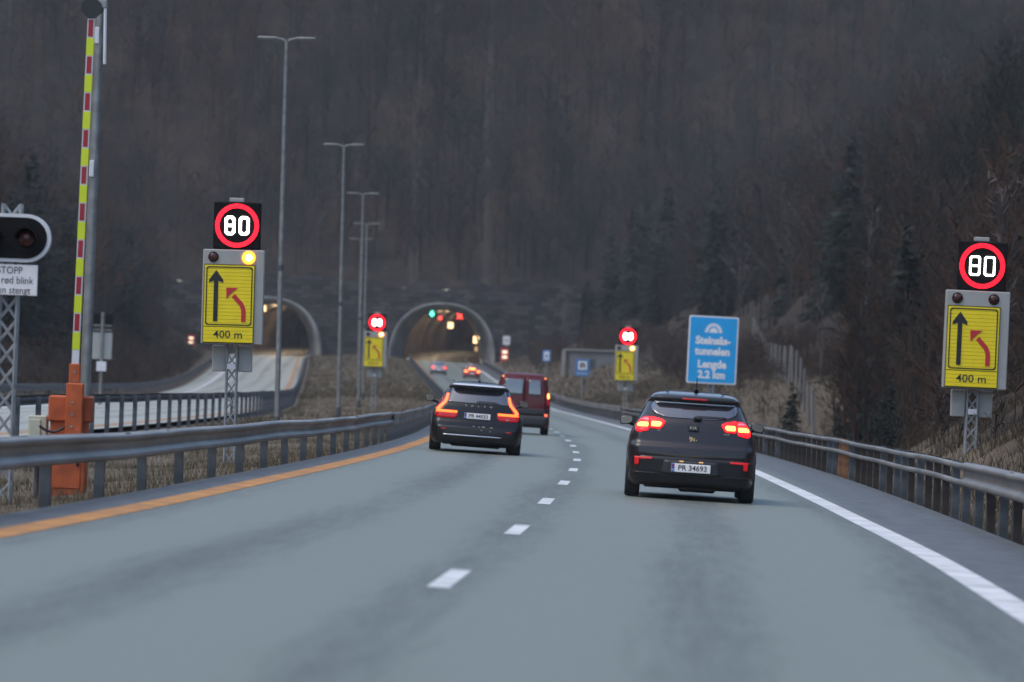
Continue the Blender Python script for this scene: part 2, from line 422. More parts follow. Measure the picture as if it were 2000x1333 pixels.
    o = np_mesh('ground', v, f[keep].reshape(-1, 4), m, smooth=True, colattr=col)
    tag(o, kind='structure')
terrain()

# ------------------------------------------------------------------ roads and markings
def asphalt(name, k=1.0, shoulders=False, tint=(1, 1, 1)):
    m = bpy.data.materials.new(name); m.use_nodes = True
    n = m.node_tree.nodes; l = m.node_tree.links; b = n['Principled BSDF']
    b.inputs['Specular IOR Level'].default_value = .5
    uv = n.new('ShaderNodeUVMap'); uv.uv_map = 'plan'
    sp = n.new('ShaderNodeSeparateXYZ'); l.new(uv.outputs['UV'], sp.inputs['Vector'])
    def noise(stretch, scale, detail=5):
        mp = n.new('ShaderNodeMapping'); mp.inputs['Scale'].default_value = stretch; l.new(uv.outputs['UV'], mp.inputs['Vector'])
        t = n.new('ShaderNodeTexNoise'); t.inputs['Scale'].default_value = scale; t.inputs['Detail'].default_value = detail; l.new(mp.outputs['Vector'], t.inputs['Vector']); return t.outputs['Fac']
    def math_(op, a, bb=None, c=None):
        x = n.new('ShaderNodeMath'); x.operation = op
        for i, q in enumerate((a, bb, c)):
            if q is None: continue
            if isinstance(q, (int, float)): x.inputs[i].default_value = q
            else: l.new(q, x.inputs[i])
        return x.outputs[0]
    # wheel tracks: 1.75 m apart, polished lighter
    wob = math_('MULTIPLY', math_('SUBTRACT', noise((.3, .03, 1), 1, 2), .5), .7)
    ph = math_('MULTIPLY', math_('ADD', sp.outputs['X'], wob), 2*math.pi/1.75)
    tr = math_('MULTIPLY_ADD', math_('COSINE', ph), -.5, .5)
    lon = noise((1.3, .035, 1), 1.0, 4)
    patch = noise((.35, .05, 1), 1.0, 4)
    fine = noise((1, .22, 1), 26, 5)
    med = noise((5, .35, 1), 1.6, 4)
    s = math_('ADD', math_('MULTIPLY', med, .35), math_('ADD', math_('MULTIPLY', tr, .40), math_('ADD', math_('MULTIPLY', lon, .34), math_('ADD', math_('MULTIPLY', patch, .36), math_('MULTIPLY', fine, .45)))))
    rp = n.new('ShaderNodeValToRGB'); rp.color_ramp.elements[0].position = .56; rp.color_ramp.elements[0].color = (.118*k*tint[0], .132*k*tint[1], .116*k*tint[2], 1)
    rp.color_ramp.elements[1].position = .92; rp.color_ramp.elements[1].color = (.300*k*tint[0], .330*k*tint[1], .290*k*tint[2], 1)
    l.new(s, rp.inputs['Fac'])
    if shoulders:      # older, dirtier asphalt outside the edge lines
        e1 = n.new('ShaderNodeMapRange'); e1.inputs['From Min'].default_value = 3.55; e1.inputs['From Max'].default_value = 4.15; l.new(sp.outputs['X'], e1.inputs['Value'])
        e2 = n.new('ShaderNodeMapRange'); e2.inputs['From Min'].default_value = -3.55; e2.inputs['From Max'].default_value = -3.72; l.new(sp.outputs['X'], e2.inputs['Value'])
        sm = n.new('ShaderNodeMix'); sm.data_type = 'RGBA'; l.new(math_('MAXIMUM', e1.outputs[0], e2.outputs[0]), sm.inputs['Factor']); l.new(rp.outputs['Color'], sm.inputs['A'])
        r2 = n.new('ShaderNodeValToRGB'); r2.color_ramp.elements[0].position = .35; r2.color_ramp.elements[0].color = (.050, .049, .045, 1); r2.color_ramp.elements[1].position = .75; r2.color_ramp.elements[1].color = (.095, .094, .088, 1)
        l.new(noise((1, .25, 1), 3.5, 5), r2.inputs['Fac']); l.new(r2.outputs['Color'], sm.inputs['B']); l.new(sm.outputs['Result'], b.inputs['Base Color'])
    else: l.new(rp.outputs['Color'], b.inputs['Base Color'])
    rr = math_('MULTIPLY_ADD', s, -.12, .66); l.new(rr, b.inputs['Roughness'])
    bp = n.new('ShaderNodeBump'); bp.inputs['Strength'].default_value = .25; bp.inputs['Distance'].default_value = .01
    l.new(fine, bp.inputs['Height']); l.new(bp.outputs['Normal'], b.inputs['Normal'])
    return m
MT['asphalt'] = asphalt('worn_asphalt', .49, True, (1.0, 1.02, .95))
MT['asphalt_sheen'] = asphalt('painted_sheen_asphalt', .95, False, (1.08, .98, .93))  # paler base colour stands in for wet sheen reflecting the sky
MT['paint_white'] = mat('white_road_paint', (.56, .56, .55), .6, var=.22, vscale=2.2)
MT['paint_yellow'] = mat('yellow_road_paint', (.42, .175, .018), .6, var=.28, vscale=2.2)

def strip_road(name, m, x0f, x1f, zf, ys, dz=0.0, nx=8, label=None):
    ys = np.asarray(ys, float); X0 = x0f(ys); X1 = x1f(ys)
    t = np.linspace(0, 1, nx)
    X = X0[:, None]*(1-t) + X1[:, None]*t; Y = np.repeat(ys[:, None], nx, 1)
    Z = zf(X, Y) + dz
    v = np.stack([X, Y, Z], -1).reshape(-1, 3); idx = np.arange(len(ys)*nx).reshape(-1, nx)
    f = np.stack([idx[:-1, :-1], idx[:-1, 1:], idx[1:, 1:], idx[1:, :-1]], -1).reshape(-1, 4)
    o = np_mesh(name, v, f, m, smooth=True)
    uvl = o.data.uv_layers.new(name='plan')
    lat = (X - XC(Y)).ravel(); lon = Y.ravel()
    uv = np.stack([lat[f.ravel()], lon[f.ravel()]], -1).astype(np.float32)
    uvl.data.foreach_set('uv', uv.ravel())
    return tag(o, kind='structure')
yy = np.concatenate([np.arange(-200, 20, 10), np.arange(20, 200, 1.5), np.arange(200, 780, 3)])
strip_road('road', 'asphalt', lambda y: XC(y) - 4.15 - 0*y, lambda y: XC(y) + 5.28, road_z, yy, 0, 10)
yl = np.concatenate([np.arange(-200, 40, 10), np.arange(40, 740, 3)])
strip_road('road', 'asphalt_sheen', lambda y: ML(y) - LEFT_W, lambda y: ML(y), left_z, yl, 0, 8)
strip_road('road_marking', 'paint_white', lambda y: XC(y) + 3.41 + EDGE(y), lambda y: XC(y) + 3.69 + EDGE(y), road_z, yy, .004, 2)
strip_road('road_marking', 'paint_yellow', lambda y: XC(y) - 3.67, lambda y: XC(y) - 3.38, road_z, yy, .004, 2)
for y0 in np.arange(30.0, 590, 11.95):
    strip_road('road_marking', 'paint_white', lambda y: XC(y) - .075, lambda y: XC(y) + .075, road_z, np.linspace(y0, y0 + 3.1, 4), .004, 2)
strip_road('road_marking', 'paint_white', lambda y: ML(y) - LEFT_W + 1.5, lambda y: ML(y) - LEFT_W + 1.8, left_z, yl, .004, 2)
strip_road('road_marking', 'paint_yellow', lambda y: ML(y) - .75, lambda y: ML(y) - .5, left_z, yl, .004, 2)
for y0 in np.arange(60.0, 590, 12):
    strip_road('road_marking', 'paint_white', lambda y: ML(y) - 4.2, lambda y: ML(y) - 4.05, left_z, np.linspace(y0, y0 + 3, 4), .004, 2)

# ------------------------------------------------------------------ guardrails
W_PROF = [(.01, 0), (.05, .0), (.082, .018), (.086, .05), (.07, .078), (.022, .10), (.014, .13), (.014, .185), (.022, .205), (.07, .232), (.086, .255), (.084, .28), (.055, .298), (-.015, .312), (-.03, .305)]
def sweep_profile(mb, prof, path, side, thick=.004):
    """prof: (outward, up); path: world points at the profile's origin; outward = side * +X-ish normal"""
    n = len(prof); rings = []
    for i, p in enumerate(path):
        a = Vector(path[max(i-1, 0)]); b = Vector(path[min(i+1, len(path)-1)])
        d = (b - a); d.z = 0; d.normalize(); nrm = Vector((d.y, -d.x, 0)) * side
        pr = Vector(p)
        rings.append([pr + nrm*o + Vector((0, 0, u)) for o, u in prof] + [pr + nrm*(o - thick) + Vector((0, 0, u)) for o, u in prof[::-1]])
    m = 2*n; vs = [q for r in rings for q in r]; fs = []
    for i in range(len(path)-1):
        for k in range(m):
            q = (i*m+k, i*m+(k+1) % m, (i+1)*m+(k+1) % m, (i+1)*m+k)
            fs.append(q if side > 0 else q[::-1])
    mb.add(vs, fs, True)
    mb.add(rings[0], [tuple(range(m))]); mb.add(rings[-1], [tuple(range(m-1, -1, -1))])

def post_mesh(h, wx, wy, name='post'):
    mb = MB()      # lipped channel
    t = .012
    mb.box((0, -wy/2 + t/2, h/2), (wx, t, h)); mb.box((-wx/2 + t/2, 0.001, h/2), (t, wy - 2*t, h)); mb.box((0, wy/2 - t/2, h/2), (wx, t, h))
    mb.box((wx/2 - t/2, -wy/2 + t + .016, h/2 - .002), (t, .03, h - .004)); mb.box((wx/2 - t/2, wy/2 - t - .016, h/2 - .002), (t, .03, h - .004))
    return mb
def guardrail(name, label, y0, y1, xf, zf, side, kind, spacing, posts, top=.74, group=None, rand=0.0, step=2.0, beam_mat='rail', sink=.25, hb=.30):
    bx, by = float(xf(y0)), y0; bz = float(zf(bx, y0))
    root = thing(name, label, 'guardrail', (bx, by, bz), group=group)
    ys = list(np.arange(y0, y1 + .01, step)); rs = random.Random(int(y0*7 + abs(bx)))
    def pth(dz, off=0.0):
        return [(float(xf(y)) + off - bx + .010*math.sin(y*.33 + bx), y - by, float(zf(float(xf(y)), y)) + dz - bz + .008*math.sin(y*.21) + .006*math.sin(y*.47 + 1)) for y in ys]
    if kind == 'wbeam':
        mb = MB(); sweep_profile(mb, [(o_, u_*hb/.30) for o_, u_ in W_PROF], pth(top - .31*hb/.30), side); mb.build('beam', beam_mat, root)
        # bolt heads where the sections lap
        b0 = None
        for y in np.arange(y0 + 2, y1, 4.0):
            x = float(xf(y)); z = float(zf(x, y)) - bz
            for dy in (-.12, .12):
                if b0 is None:
                    bm = MB(); bm.box((0, 0, 0), (.04, .05, .014), bev=.004); b0 = o = bm.build('bolt', 'cab_dark', root)
                else: o = b0.copy(); COL.objects.link(o); o.parent = root
                o.location = (x - bx + side*.03, y - by + dy, z + top - .017)
    elif kind == 'box':
        prof = [(o_, u_*hb/.30) for o_, u_ in [(0, 0), (.05, .01), (.055, .08), (.03, .10), (.03, .19), (.055, .21), (.05, .29), (0, .30)]]
        mb = MB(); sweep_profile(mb, prof, pth(top - hb), side); mb.build('beam', beam_mat, root)
    else:
        for dz in (top - .06, top - .28):
            mb = MB(); mb.tube(pth(dz, -.02*side), .042, 8); mb.build('tube_rail', beam_mat, root)
    pm = None; mats = posts; k = 0
    for y in np.arange(y0 + .5, y1, spacing):
        x = float(xf(y)); zz = float(zf(x, y))
        off = -side*.075
        if pm is None:
            pm = post_mesh(top + sink - (.03 if kind != 'tube' else .0), .10, .14)
            o = pm.build('post', mats[0], root); first = o
        else:
            o = first.copy(); COL.objects.link(o); o.parent = root
        mi = mats[0] if len(mats) == 1 else rs.choice(mats)
        if MT[mi] is not first.data.materials[0] and o is not first:
            key = 'post_' + mi + str(id(first))
            if key not in MT:
                me = first.data.copy(); me.materials[0] = MT[mi]; MT[key] = me
            o.data = MT[key]
        o.location = (x + off - bx, y - by, zz - sink - bz); o.rotation_euler = (rs.uniform(-rand, rand), rs.uniform(-rand, rand), 0)
        if side > 0: o.scale = (-1, 1, 1)
        k += 1
    return root
xl_rail = lambda y: XC(y) - 4.28
xr_rail = lambda y: XC(y) + 5.38
guardrail('guardrail', 'grey ribbed steel guardrail on widely spaced posts beside the yellow line', 22, 106, xl_rail, road_z, 1, 'wbeam', 4.0, ['galv_dark'], .62, rand=.03, hb=.265)
guardrail('guardrail', 'far guardrail on close-set posts along the median, beyond the ribbed guardrail of the yellow line', 106, 300, xl_rail, road_z, 1, 'box', 2.0, ['galv_dark'], .60)
guardrail('guardrail', 'distant dark guardrail beside the yellow line leading into the right-hand tunnel mouth', 300, 602, xl_rail, road_z, 1, 'box', 4.0, ['galv_dark'], .74, step=3, beam_mat='galv_dark')
guardrail('guardrail', 'thick ribbed steel guardrail on dark posts below the unlit lane sign', 22, 60.5, xr_rail, road_z, -1, 'wbeam', 2.0, ['galv_dark', 'post_brown', 'galv_dark'], .76, rand=.02)
guardrail('guardrail', 'open two-tube guardrail on brown rusty posts along the white edge line', 60.5, 250, xr_rail, road_z, -1, 'tube', 2.0, ['galv_dark', 'post_brown', 'post_brown', 'galv_dark', 'post_brown', 'galv_dark', 'post_brown', 'post_brown', 'post_brown', 'galv_dark', 'post_brown', 'post_brown', 'post_brown', 'post_rust'], .75, rand=.02)
guardrail('guardrail', 'distant guardrail along the white edge line past the blue signs', 250, 600, xr_rail, road_z, -1, 'box', 4.0, ['galv_dark'], .76, step=3)
ml_rail = lambda y: ML(y) + .45
guardrail('guardrail', 'dark guardrail in front of the pale left carriageway, behind the orange barrier', 72, 300, ml_rail, left_z, -1, 'box', 3.8, ['galv_dark'], .86, beam_mat='galv_dark', hb=.20)
guardrail('guardrail', 'dark guardrail curving up beside the median to the left tunnel mouth', 300, 600, ml_rail, left_z, -1, 'box', 4.0, ['galv_dark'], .86, step=3, beam_mat='galv_dark', hb=.22)
mo_rail = lambda y: ML(y) - LEFT_W - .5
guardrail('guardrail', 'low dark guardrail on the outer side of the left carriageway below the hillside', 130, 590, mo_rail, left_z, 1, 'box', 5.0, ['galv_dark'], .8, step=4, beam_mat='galv_dark')

# ------------------------------------------------------------------ tunnel portals and stone wall
ARCH_W, ARCH_H = 5.2, 6.9
def arch(wd, ht, n=36, k=2.25):
    pts = []
    for i in range(n+1):
        a = math.pi*i/n; c, s = math.cos(a), math.sin(a)
        pts.append((wd*math.copysign(abs(c)**(2/k), c), ht*abs(s)**(2/k)))
    return pts
P_R = (float(XC(PORT_Y)), float(ZR(PORT_Y))); P_L = (float(ML(PORT_Y)) - LEFT_W/2, float(ZR(PORT_Y)))
def stone_wall():
    loc = (-25, PORT_Y, 4.0)
    xs = np.arange(WALL_X0, WALL_X1 + .01, .25); v = []; f = []
    def low(x):
        for (cx, cz) in (P_R, P_L):
            u = abs(x - cx)/(ARCH_W + 1.75)
            if u < 1: return cz + (ARCH_H + .66)*(1 - u**2.25)**(1/2.25)
        return 2.5
    def top(x): return 4.6 + WALL_TOP + .75 + .30*math.sin(x*.9) + .22*math.sin(x*2.3) + .5*math.sin(x*.21 + 1)
    mb = MB()
    for i in range(len(xs)-1):
        x0, x1 = xs[i], xs[i+1]; a0, a1, t0, t1 = low(x0), low(x1), top(x0), top(x1)
        y0, y1 = 0, 1.15
        q = [(x0-loc[0], y0, a0-loc[2]), (x1-loc[0], y0, a1-loc[2]), (x1-loc[0], y0, t1-loc[2]), (x0-loc[0], y0, t0-loc[2])]
        mb.add(q + [(x, y1, z) for x, _, z in q], [(0, 1, 2, 3), (3, 2, 6, 7), (1, 0, 4, 5), (5, 4, 7, 6)])
    m = bpy.data.materials.new('dark_stone_blocks'); m.use_nodes = True
    n = m.node_tree.nodes; l = m.node_tree.links; b = n['Principled BSDF']; b.inputs['Roughness'].default_value = .9
    tc = n.new('ShaderNodeTexCoord'); mp = n.new('ShaderNodeMapping'); mp.inputs['Rotation'].default_value = (math.radians(90), 0, 0)
    l.new(tc.outputs['Object'], mp.inputs['Vector'])
    br = n.new('ShaderNodeTexBrick'); br.inputs['Scale'].default_value = 1.0; br.inputs['Brick Width'].default_value = 1.6; br.inputs['Row Height'].default_value = .62
    br.inputs['Mortar Size'].default_value = .05; br.inputs['Mortar Smooth'].default_value = .5; br.inputs['Bias'].default_value = -.1
    br.inputs['Color1'].default_value = (.022, .021, .021, 1); br.inputs['Color2'].default_value = (.088, .082, .078, 1); br.inputs['Mortar'].default_value = (.010, .010, .012, 1)
    wn = n.new('ShaderNodeTexNoise'); wn.inputs['Scale'].default_value = .55; wn.inputs['Detail'].default_value = 3; l.new(mp.outputs['Vector'], wn.inputs['Vector'])
    wv = n.new('ShaderNodeVectorMath'); wv.operation = 'MULTIPLY_ADD'; wv.inputs[1].default_value = (1.8, .6, 0); l.new(wn.outputs['Color'], wv.inputs[0]); l.new(mp.outputs['Vector'], wv.inputs[2])
    l.new(wv.outputs[0], br.inputs['Vector'])
    nz = n.new('ShaderNodeTexNoise'); nz.inputs['Scale'].default_value = .35; nz.inputs['Detail'].default_value = 6; l.new(tc.outputs['Object'], nz.inputs['Vector'])
    rp = n.new('ShaderNodeValToRGB'); rp.color_ramp.elements[0].position = .3; rp.color_ramp.elements[0].color = (.45, .45, .47, 1); rp.color_ramp.elements[1].position = .75; rp.color_ramp.elements[1].color = (1.25, 1.2, 1.2, 1)
    l.new(nz.outputs['Fac'], rp.inputs['Fac'])
    mx = n.new('ShaderNodeMix'); mx.data_type = 'RGBA'; mx.blend_type = 'MULTIPLY'; mx.inputs['Factor'].default_value = 1
    l.new(br.outputs['Color'], mx.inputs['A']); l.new(rp.outputs['Color'], mx.inputs['B']); l.new(mx.outputs['Result'], b.inputs['Base Color'])
    bp = n.new('ShaderNodeBump'); bp.inputs['Strength'].default_value = .7; bp.inputs['Distance'].default_value = .3; l.new(br.outputs['Fac'], bp.inputs['Height']); bp.invert = True; l.new(bp.outputs['Normal'], b.inputs['Normal'])
    o = mb.build('stone_wall', m, None, loc)
    tag(o, 'dark stone block retaining wall around the two tunnel mouths at the foot of the hill', 'wall')
stone_wall()
MT['lining'] = mat('tunnel_lining_concrete', (.24, .19, .135), .85, var=.4, vscale=.5, bump=.2, bscale=1.5)
def portal(name, label, cx, cz, axis, L):
    root = thing(name, label, 'tunnel', (cx, PORT_Y, cz))
    # flared concrete collar standing in front of the wall
    sect = [(ARCH_W + 1.85, ARCH_H + .75, .4), (ARCH_W + 1.85, ARCH_H + .75, -4.9), (ARCH_W + 1.78, ARCH_H + .68, -5.0), (ARCH_W + 1.6, ARCH_H + .5, -4.9), (ARCH_W + .85, ARCH_H + .25, -2.0), (ARCH_W + .12, ARCH_H + .08, .8), (ARCH_W + .02, ARCH_H + .02, 3.0), (ARCH_W, ARCH_H, 12.0)]
    mb = MB(); n = 36; vs = []; fs = []
    for (a, h, y) in sect: vs += [(x, y, z if 0 < k < n else -.6) for k, (x, z) in enumerate(arch(a, h, n))]
    m = n+1
    for i in range(len(sect)-1):
        for k in range(n): fs.append((i*m+k, (i+1)*m+k, (i+1)*m+k+1, i*m+k+1))
    mb.add(vs, fs, True); mb.build('collar', 'concrete', root)
    # bored lining, following the road
    mb = MB(); ys = np.arange(11.5, L, 3.0); vs = []; fs = []
    for y in ys:
        ax, az = axis(PORT_Y + y)
        vs += [(x + ax - cx, y, z + az - cz if 0 < k < n else az - cz - .6) for k, (x, z) in enumerate(arch(ARCH_W + .1, ARCH_H + .1, n))]
    for i in range(len(ys)-1):
        for k in range(n): fs.append((i*m+k, (i+1)*m+k, (i+1)*m+k+1, i*m+k+1))
    fs.append(tuple((len(ys)-1)*m + k for k in range(m)))
    mb.add(vs, fs, True); mb.build('lining', 'lining', root)
    return root
pr = portal('tunnel_portal', 'concrete-collared tunnel mouth with lane signals above our carriageway', P_R[0], P_R[1], lambda y: (float(XC(y)), float(ZR(y))), 165)
pl = portal('tunnel_portal', 'concrete-collared tunnel mouth of the left carriageway, partly behind the lane sign', P_L[0], P_L[1], lambda y: (float(ML(y)) - LEFT_W/2, float(ZR(y))), 120)

# lamps glowing inside the tunnel
def tunnel_lamp(x, y, z, label, grp, power):
    t = thing('tunnel_lamp', label, 'lamp', (x, y, z), group=grp)
    mb = MB(); mb.box((0, 0, .06), (.45, 1.3, .10), bev=.02); mb.build('housing', 'cab_grey', t)
    mb = MB(); mb.box((0, 0, -.005), (.36, 1.15, .03)); mb.build('diffuser', 'warm', t)
    ld = bpy.data.lights.new('tunnel_light', 'POINT'); ld.energy = power; ld.color = (1, .76, .50); ld.shadow_soft_size = .15
    lo = bpy.data.objects.new('tunnel_light', ld); COL.objects.link(lo); lo.parent = t; lo.location = (0, 0, -.55)
for k, y in enumerate((622, 636, 650, 664, 680, 696, 712, 730, 750)):
    x = float(XC(y)) - 1.2; tunnel_lamp(x, y, float(ZR(y)) + ARCH_H - .35, 'warm ceiling lamp inside the right-hand tunnel', 'ceiling lamps inside the right tunnel', 150)
for k, y in enumerate((622, 636, 650, 670, 690)):
    x = float(ML(y)) - LEFT_W/2; tunnel_lamp(x, y, float(ZR(y)) + ARCH_H - .35, 'warm ceiling lamp inside the left-hand tunnel', 'ceiling lamps inside the left tunnel', 190)

def lane_signal(px, py, d, label, shape, m, r):
    x, z = px_x(px, py, d), px_z(px, py, d)
    t = thing('lane_signal', label, 'signal', (x, d, z))
    mb = MB(); mb.box((0, .2, 0), (r*3.4, .25, r*3.4), bev=.04); mb.build('housing', 'cab_dark', t)
    mb = MB()
    if shape == 'arrow': mb.prism([(-r, .1*r), (0, -1.25*r), (r, .1*r), (.35*r, .1*r), (.35*r, 1.2*r), (-.35*r, 1.2*r), (-.35*r, .1*r)], .03, .07)
    else:
        mb.strip([(-r, -r), (r, r)], r*.45, .03, .07); mb.strip([(-r, r), (r, -r)], r*.45, .036, .072)
    mb.build('lens', m, t)
    mb = MB(); mb.tube([(0, .28, r*1.7), (0, .28, r*1.7 + .9)], .05); mb.build('hanger', 'galv_dark', t)
lane_signal(844, 613, 612, 'green glowing arrow lane signal at the top of the right tunnel mouth', 'arrow', 'sig_green', .34)
lane_signal(898, 618, 612, 'red glowing cross lane signal at the top of the right tunnel mouth', 'cross', 'sig_red', .34)
def speed_small(px, py, d, label):
    t = thing('speed_sign', label, 'sign', (px_x(px, py, d), d, px_z(px, py, d)))
    mb = MB(); mb.disc((0, 0), .27, .02, .08); mb.build('panel', 'white', t)
    mb = MB(); mb.ring((0, 0), .21, .29, -.01, .05, 36); mb.build('border', 'led_red', t)
speed_small(860, 622, 640, 'small round red-bordered sign hanging just inside the right tunnel')
def lit_sign(px, py, d, w_, h_, label, m):
    t = thing('lit_sign', label, 'sign', (px_x(px, py, d), d, px_z(px, py, d)))
    mb = MB(); mb.box((0, .12, 0), (w_ + .1, .2, h_ + .1), bev=.02); mb.build('housing', 'cab_dark', t)
    mb = MB(); mb.box((0, 0, h_*.27), (w_, .04, h_*.46)); mb.build('panel', m, t)
    mb = MB(); mb.box((0, 0, -h_*.27), (w_, .04, h_*.46)); mb.build('panel', m, t)
lit_sign(880, 636, 690, .75, .85, 'upper yellow lit sign hanging deep in the right tunnel', 'warm')
lit_sign(930, 664, 640, .75, .95, 'bright yellow lit sign on the right wall of the tunnel', 'warm')
lit_sign(930, 682, 650, .4, .6, 'dim yellow lit sign below the bright one in the tunnel', 'warm_dim')
lit_sign(517, 603, 625, .35, .7, 'small warm light at the top of the left tunnel mouth', 'warm')

# ------------------------------------------------------------------ lattice masts and lane signs
def lattice(mb, h, w_, d_, r=.022, pitch_=None):
    pitch_ = pitch_ or w_*1.35
    for sx in (-1, 1):
        for sy in (-1, 1): mb.tube([(sx*w_/2, sy*d_/2, 0), (sx*w_/2, sy*d_/2, h)], r, 6)
    nseg = max(1, int(h/pitch_)); dz = h/nseg
    for k in range(nseg):
        z0, z1 = k*dz, (k+1)*dz
        for sy in (-1, 1):
            a, b = (-w_/2, w_/2) if k % 2 == 0 else (w_/2, -w_/2)
            mb.tube([(a, sy*d_/2, z0), (b, sy*d_/2, z1)], r*.5, 5); mb.tube([(b, sy*d_/2, z0), (a, sy*d_/2, z1)], r*.5, 5)
        for sx in (-1, 1):
            a, b = (-d_/2, d_/2) if k % 2 == 0 else (d_/2, -d_/2)
            mb.tube([(sx*w_/2, a, z0), (sx*w_/2, b, z1)], r*.5, 5)

def seg_digits(mb, cx, cz, s, bold):
    """LED '80'"""
    wd, ht, t = .20*s, .36*s, .038*s*bold
    for i, ch in enumerate('80'):
        x = cx + (-.135 if i == 0 else .135)*s; c = t*.9
        out = [(x-wd/2+c, cz-ht/2), (x+wd/2-c, cz-ht/2), (x+wd/2, cz-ht/2+c), (x+wd/2, cz+ht/2-c), (x+wd/2-c, cz+ht/2), (x-wd/2+c, cz+ht/2), (x-wd/2, cz+ht/2-c), (x-wd/2, cz-ht/2+c)]
        inn = [(x + (p[0]-x)*(1-2*t/wd), cz + (p[1]-cz)*(1-2*t/ht)) for p in out]
        for k in range(8):
            q = [out[k], out[(k+1) % 8], inn[(k+1) % 8], inn[k]]; mb.prism(q, -.012, .004)
        if ch == '8': mb.prism([(x-wd/2+t, cz-t/2), (x+wd/2-t, cz-t/2), (x+wd/2-t, cz+t/2), (x-wd/2+t, cz+t/2)], -.0115, .004)

def lane_sign(label, x, y, base, bottom, amber, bold=1.0, tilt=0.0, s=1.0, group='lane closure signs with a speed display', rotz=0.0):
    """base: ground height, bottom: height of the cabinet's lower edge"""
    t = thing('lane_sign', label, 'road sign', (x, y, base), rotz, group, tilt)
    zb = bottom - base; W_, H_ = 1.17*s, 1.80*s
    mb = MB(); lattice(mb, zb + .1, .19*s, .19*s); 
    for o in (mb.build('mast', 'lattice', t),): o.location = (0, .32, 0)
    mb = MB(); mb.box((0, .15*s, zb + H_/2), (W_, .26*s, H_), bev=.015); cab = mb.build('cabinet', 'cab_grey', t)
    X = lambda u: -W_/2 + u*s
    # slatted yellow faces
    def slats(name, z0, z1, n):
        dz = (z1-z0)/n; m_ = MB(); k_ = MB()
        for k in range(n): m_.box(((X(.045)+X(.985))/2, .0, zb + z0 + (k+.5)*dz), (X(.985)-X(.045), .03, dz - .0045*s))
        return m_.build(name, 'yellow', t)
    mb = MB(); mb.box(((X(.03)+X(1.0))/2, .014, zb + .77*s), (X(1.0)-X(.03), .02, 1.50*s)); mb.build('slat_backing', 'slat_dark', t)
    face = slats('arrow_panel', .335*s, 1.50*s, 17); low = slats('distance_panel', .035*s, .325*s, 4)
    # black rounded border
    a0, a1, b0, b1 = X(.075), X(.955), zb + .36*s, zb + 1.475*s; r = .05*s; pts = []
    for (cx, cz, st) in ((a1-r, b0+r, -90), (a1-r, b1-r, 0), (a0+r, b1-r, 90), (a0+r, b0+r, 180)):
        for k in range(5): pts.append((cx + r*math.cos(math.radians(st + k*22.5)), cz + r*math.sin(math.radians(st + k*22.5))))
    mb = MB(); pts.append(pts[0]); n = len(pts)
    for k in range(n-1):
        p, q = pts[k], pts[k+1]; cx, cz = (a0+a1)/2, (b0+b1)/2; tt = .02*s
        sh = lambda pp: (pp[0] - math.copysign(tt, pp[0]-cx), pp[1] - math.copysign(tt, pp[1]-cz))
        mb.prism([p, q, sh(q), sh(p)], -.022, -.0145)
    mb.build('border', 'black', face)
    ax = X(.265)
    mb = MB(); mb.prism([(ax-.042*s, zb+.43*s), (ax+.042*s, zb+.43*s), (ax+.042*s, zb+1.20*s), (ax+.135*s, zb+1.165*s), (ax+.135*s, zb+1.22*s), (ax, zb+1.405*s), (ax-.135*s, zb+1.22*s), (ax-.135*s, zb+1.165*s), (ax-.042*s, zb+1.20*s)], -.024, -.0145)
    mb.build('straight_arrow', 'black', face)
    bx = X(.80)
    mb = MB(); mb.strip([(bx, zb+.43*s), (bx, zb+.62*s), (bx-.012*s, zb+.69*s), (bx-.045*s, zb+.76*s), (bx-.20*s, zb+.93*s)], .085*s, -.024, -.0145)
    tip = (bx-.34*s, zb+1.075*s)
    mb.prism([tip, (tip[0]+.225*s, tip[1]-.0*s), (tip[0]+.135*s, tip[1]-.075*s), (tip[0]+.075*s, tip[1]-.135*s), (tip[0]+.01*s, tip[1]-.215*s)], -.0235, -.0145)
    mb.build('merging_arrow', 'redprint', face)
    text('lettering', '400 m', .20*s, 'black', low, (X(.045)+X(.985))/2, zb + .18*s, -.018, off=.001*s, sx=1.1)
    # two warning lamps
    for i, u in enumerate((.20, .87)):
        mb = MB(); lit = (i == 1 and amber); mb.disc((X(u), zb + 1.655*s), (.066 if lit else .082)*s, .012, .03, 24, .035*s)
        lamp = mb.build('warning_lamp', 'amber' if lit else 'lamp_off', t)
        if lit: lamp['label'] = 'lit amber warning lamp'
        mb = MB(); mb.ring((X(u), zb + 1.655*s), (.066 if lit else .082)*s, (.128 if lit else .10)*s, .0, .03, 24); mb.build('lamp_rim', 'amber_halo' if lit else 'cab_dark', lamp)  # round the lit lamp a wider glowing ring stands in for its halo
    # speed display on top
    cz = zb + H_ + .46*s; cx = X(.63)
    mb = MB(); mb.box((cx, .14, cz), (.90*s, .2, .90*s), bev=.02); disp = mb.build('speed_display', 'cab_dark', t)
    mb = MB()
    for (r0, r1) in ((.335, .358), (.364, .387), (.393, .415)): mb.ring((cx, cz), r0*s, r1*s, .02, .041, 84 if bold < 1.1 else 84, bold < 1.1)
    mb.build('speed_ring', 'led_red', disp)
    mb = MB(); seg_digits(mb, cx, cz, s, bold); o = mb.build('speed_digits', 'led_white', disp); o.location = (0, .034, 0)
    mb = MB(); mb.box((cx - .02, .14, cz + .49*s), (.28*s, .12, .08*s), bev=.01); mb.build('sensor_bracket', 'cab_grey', t)
    # control boxes strapped behind the mast
    for sx in (-1, 1):
        mb = MB(); mb.box((sx*.25*s, .42, zb - .27*s), (.26*s, .2, .5*s), bev=.012); mb.build('control_box', 'cab_grey', t)
    mb = MB(); mb.box((0, .2, zb - .42*s), (.16*s, .06, .10*s)); mb.build('clamp', 'boomwhite', t)
    return t
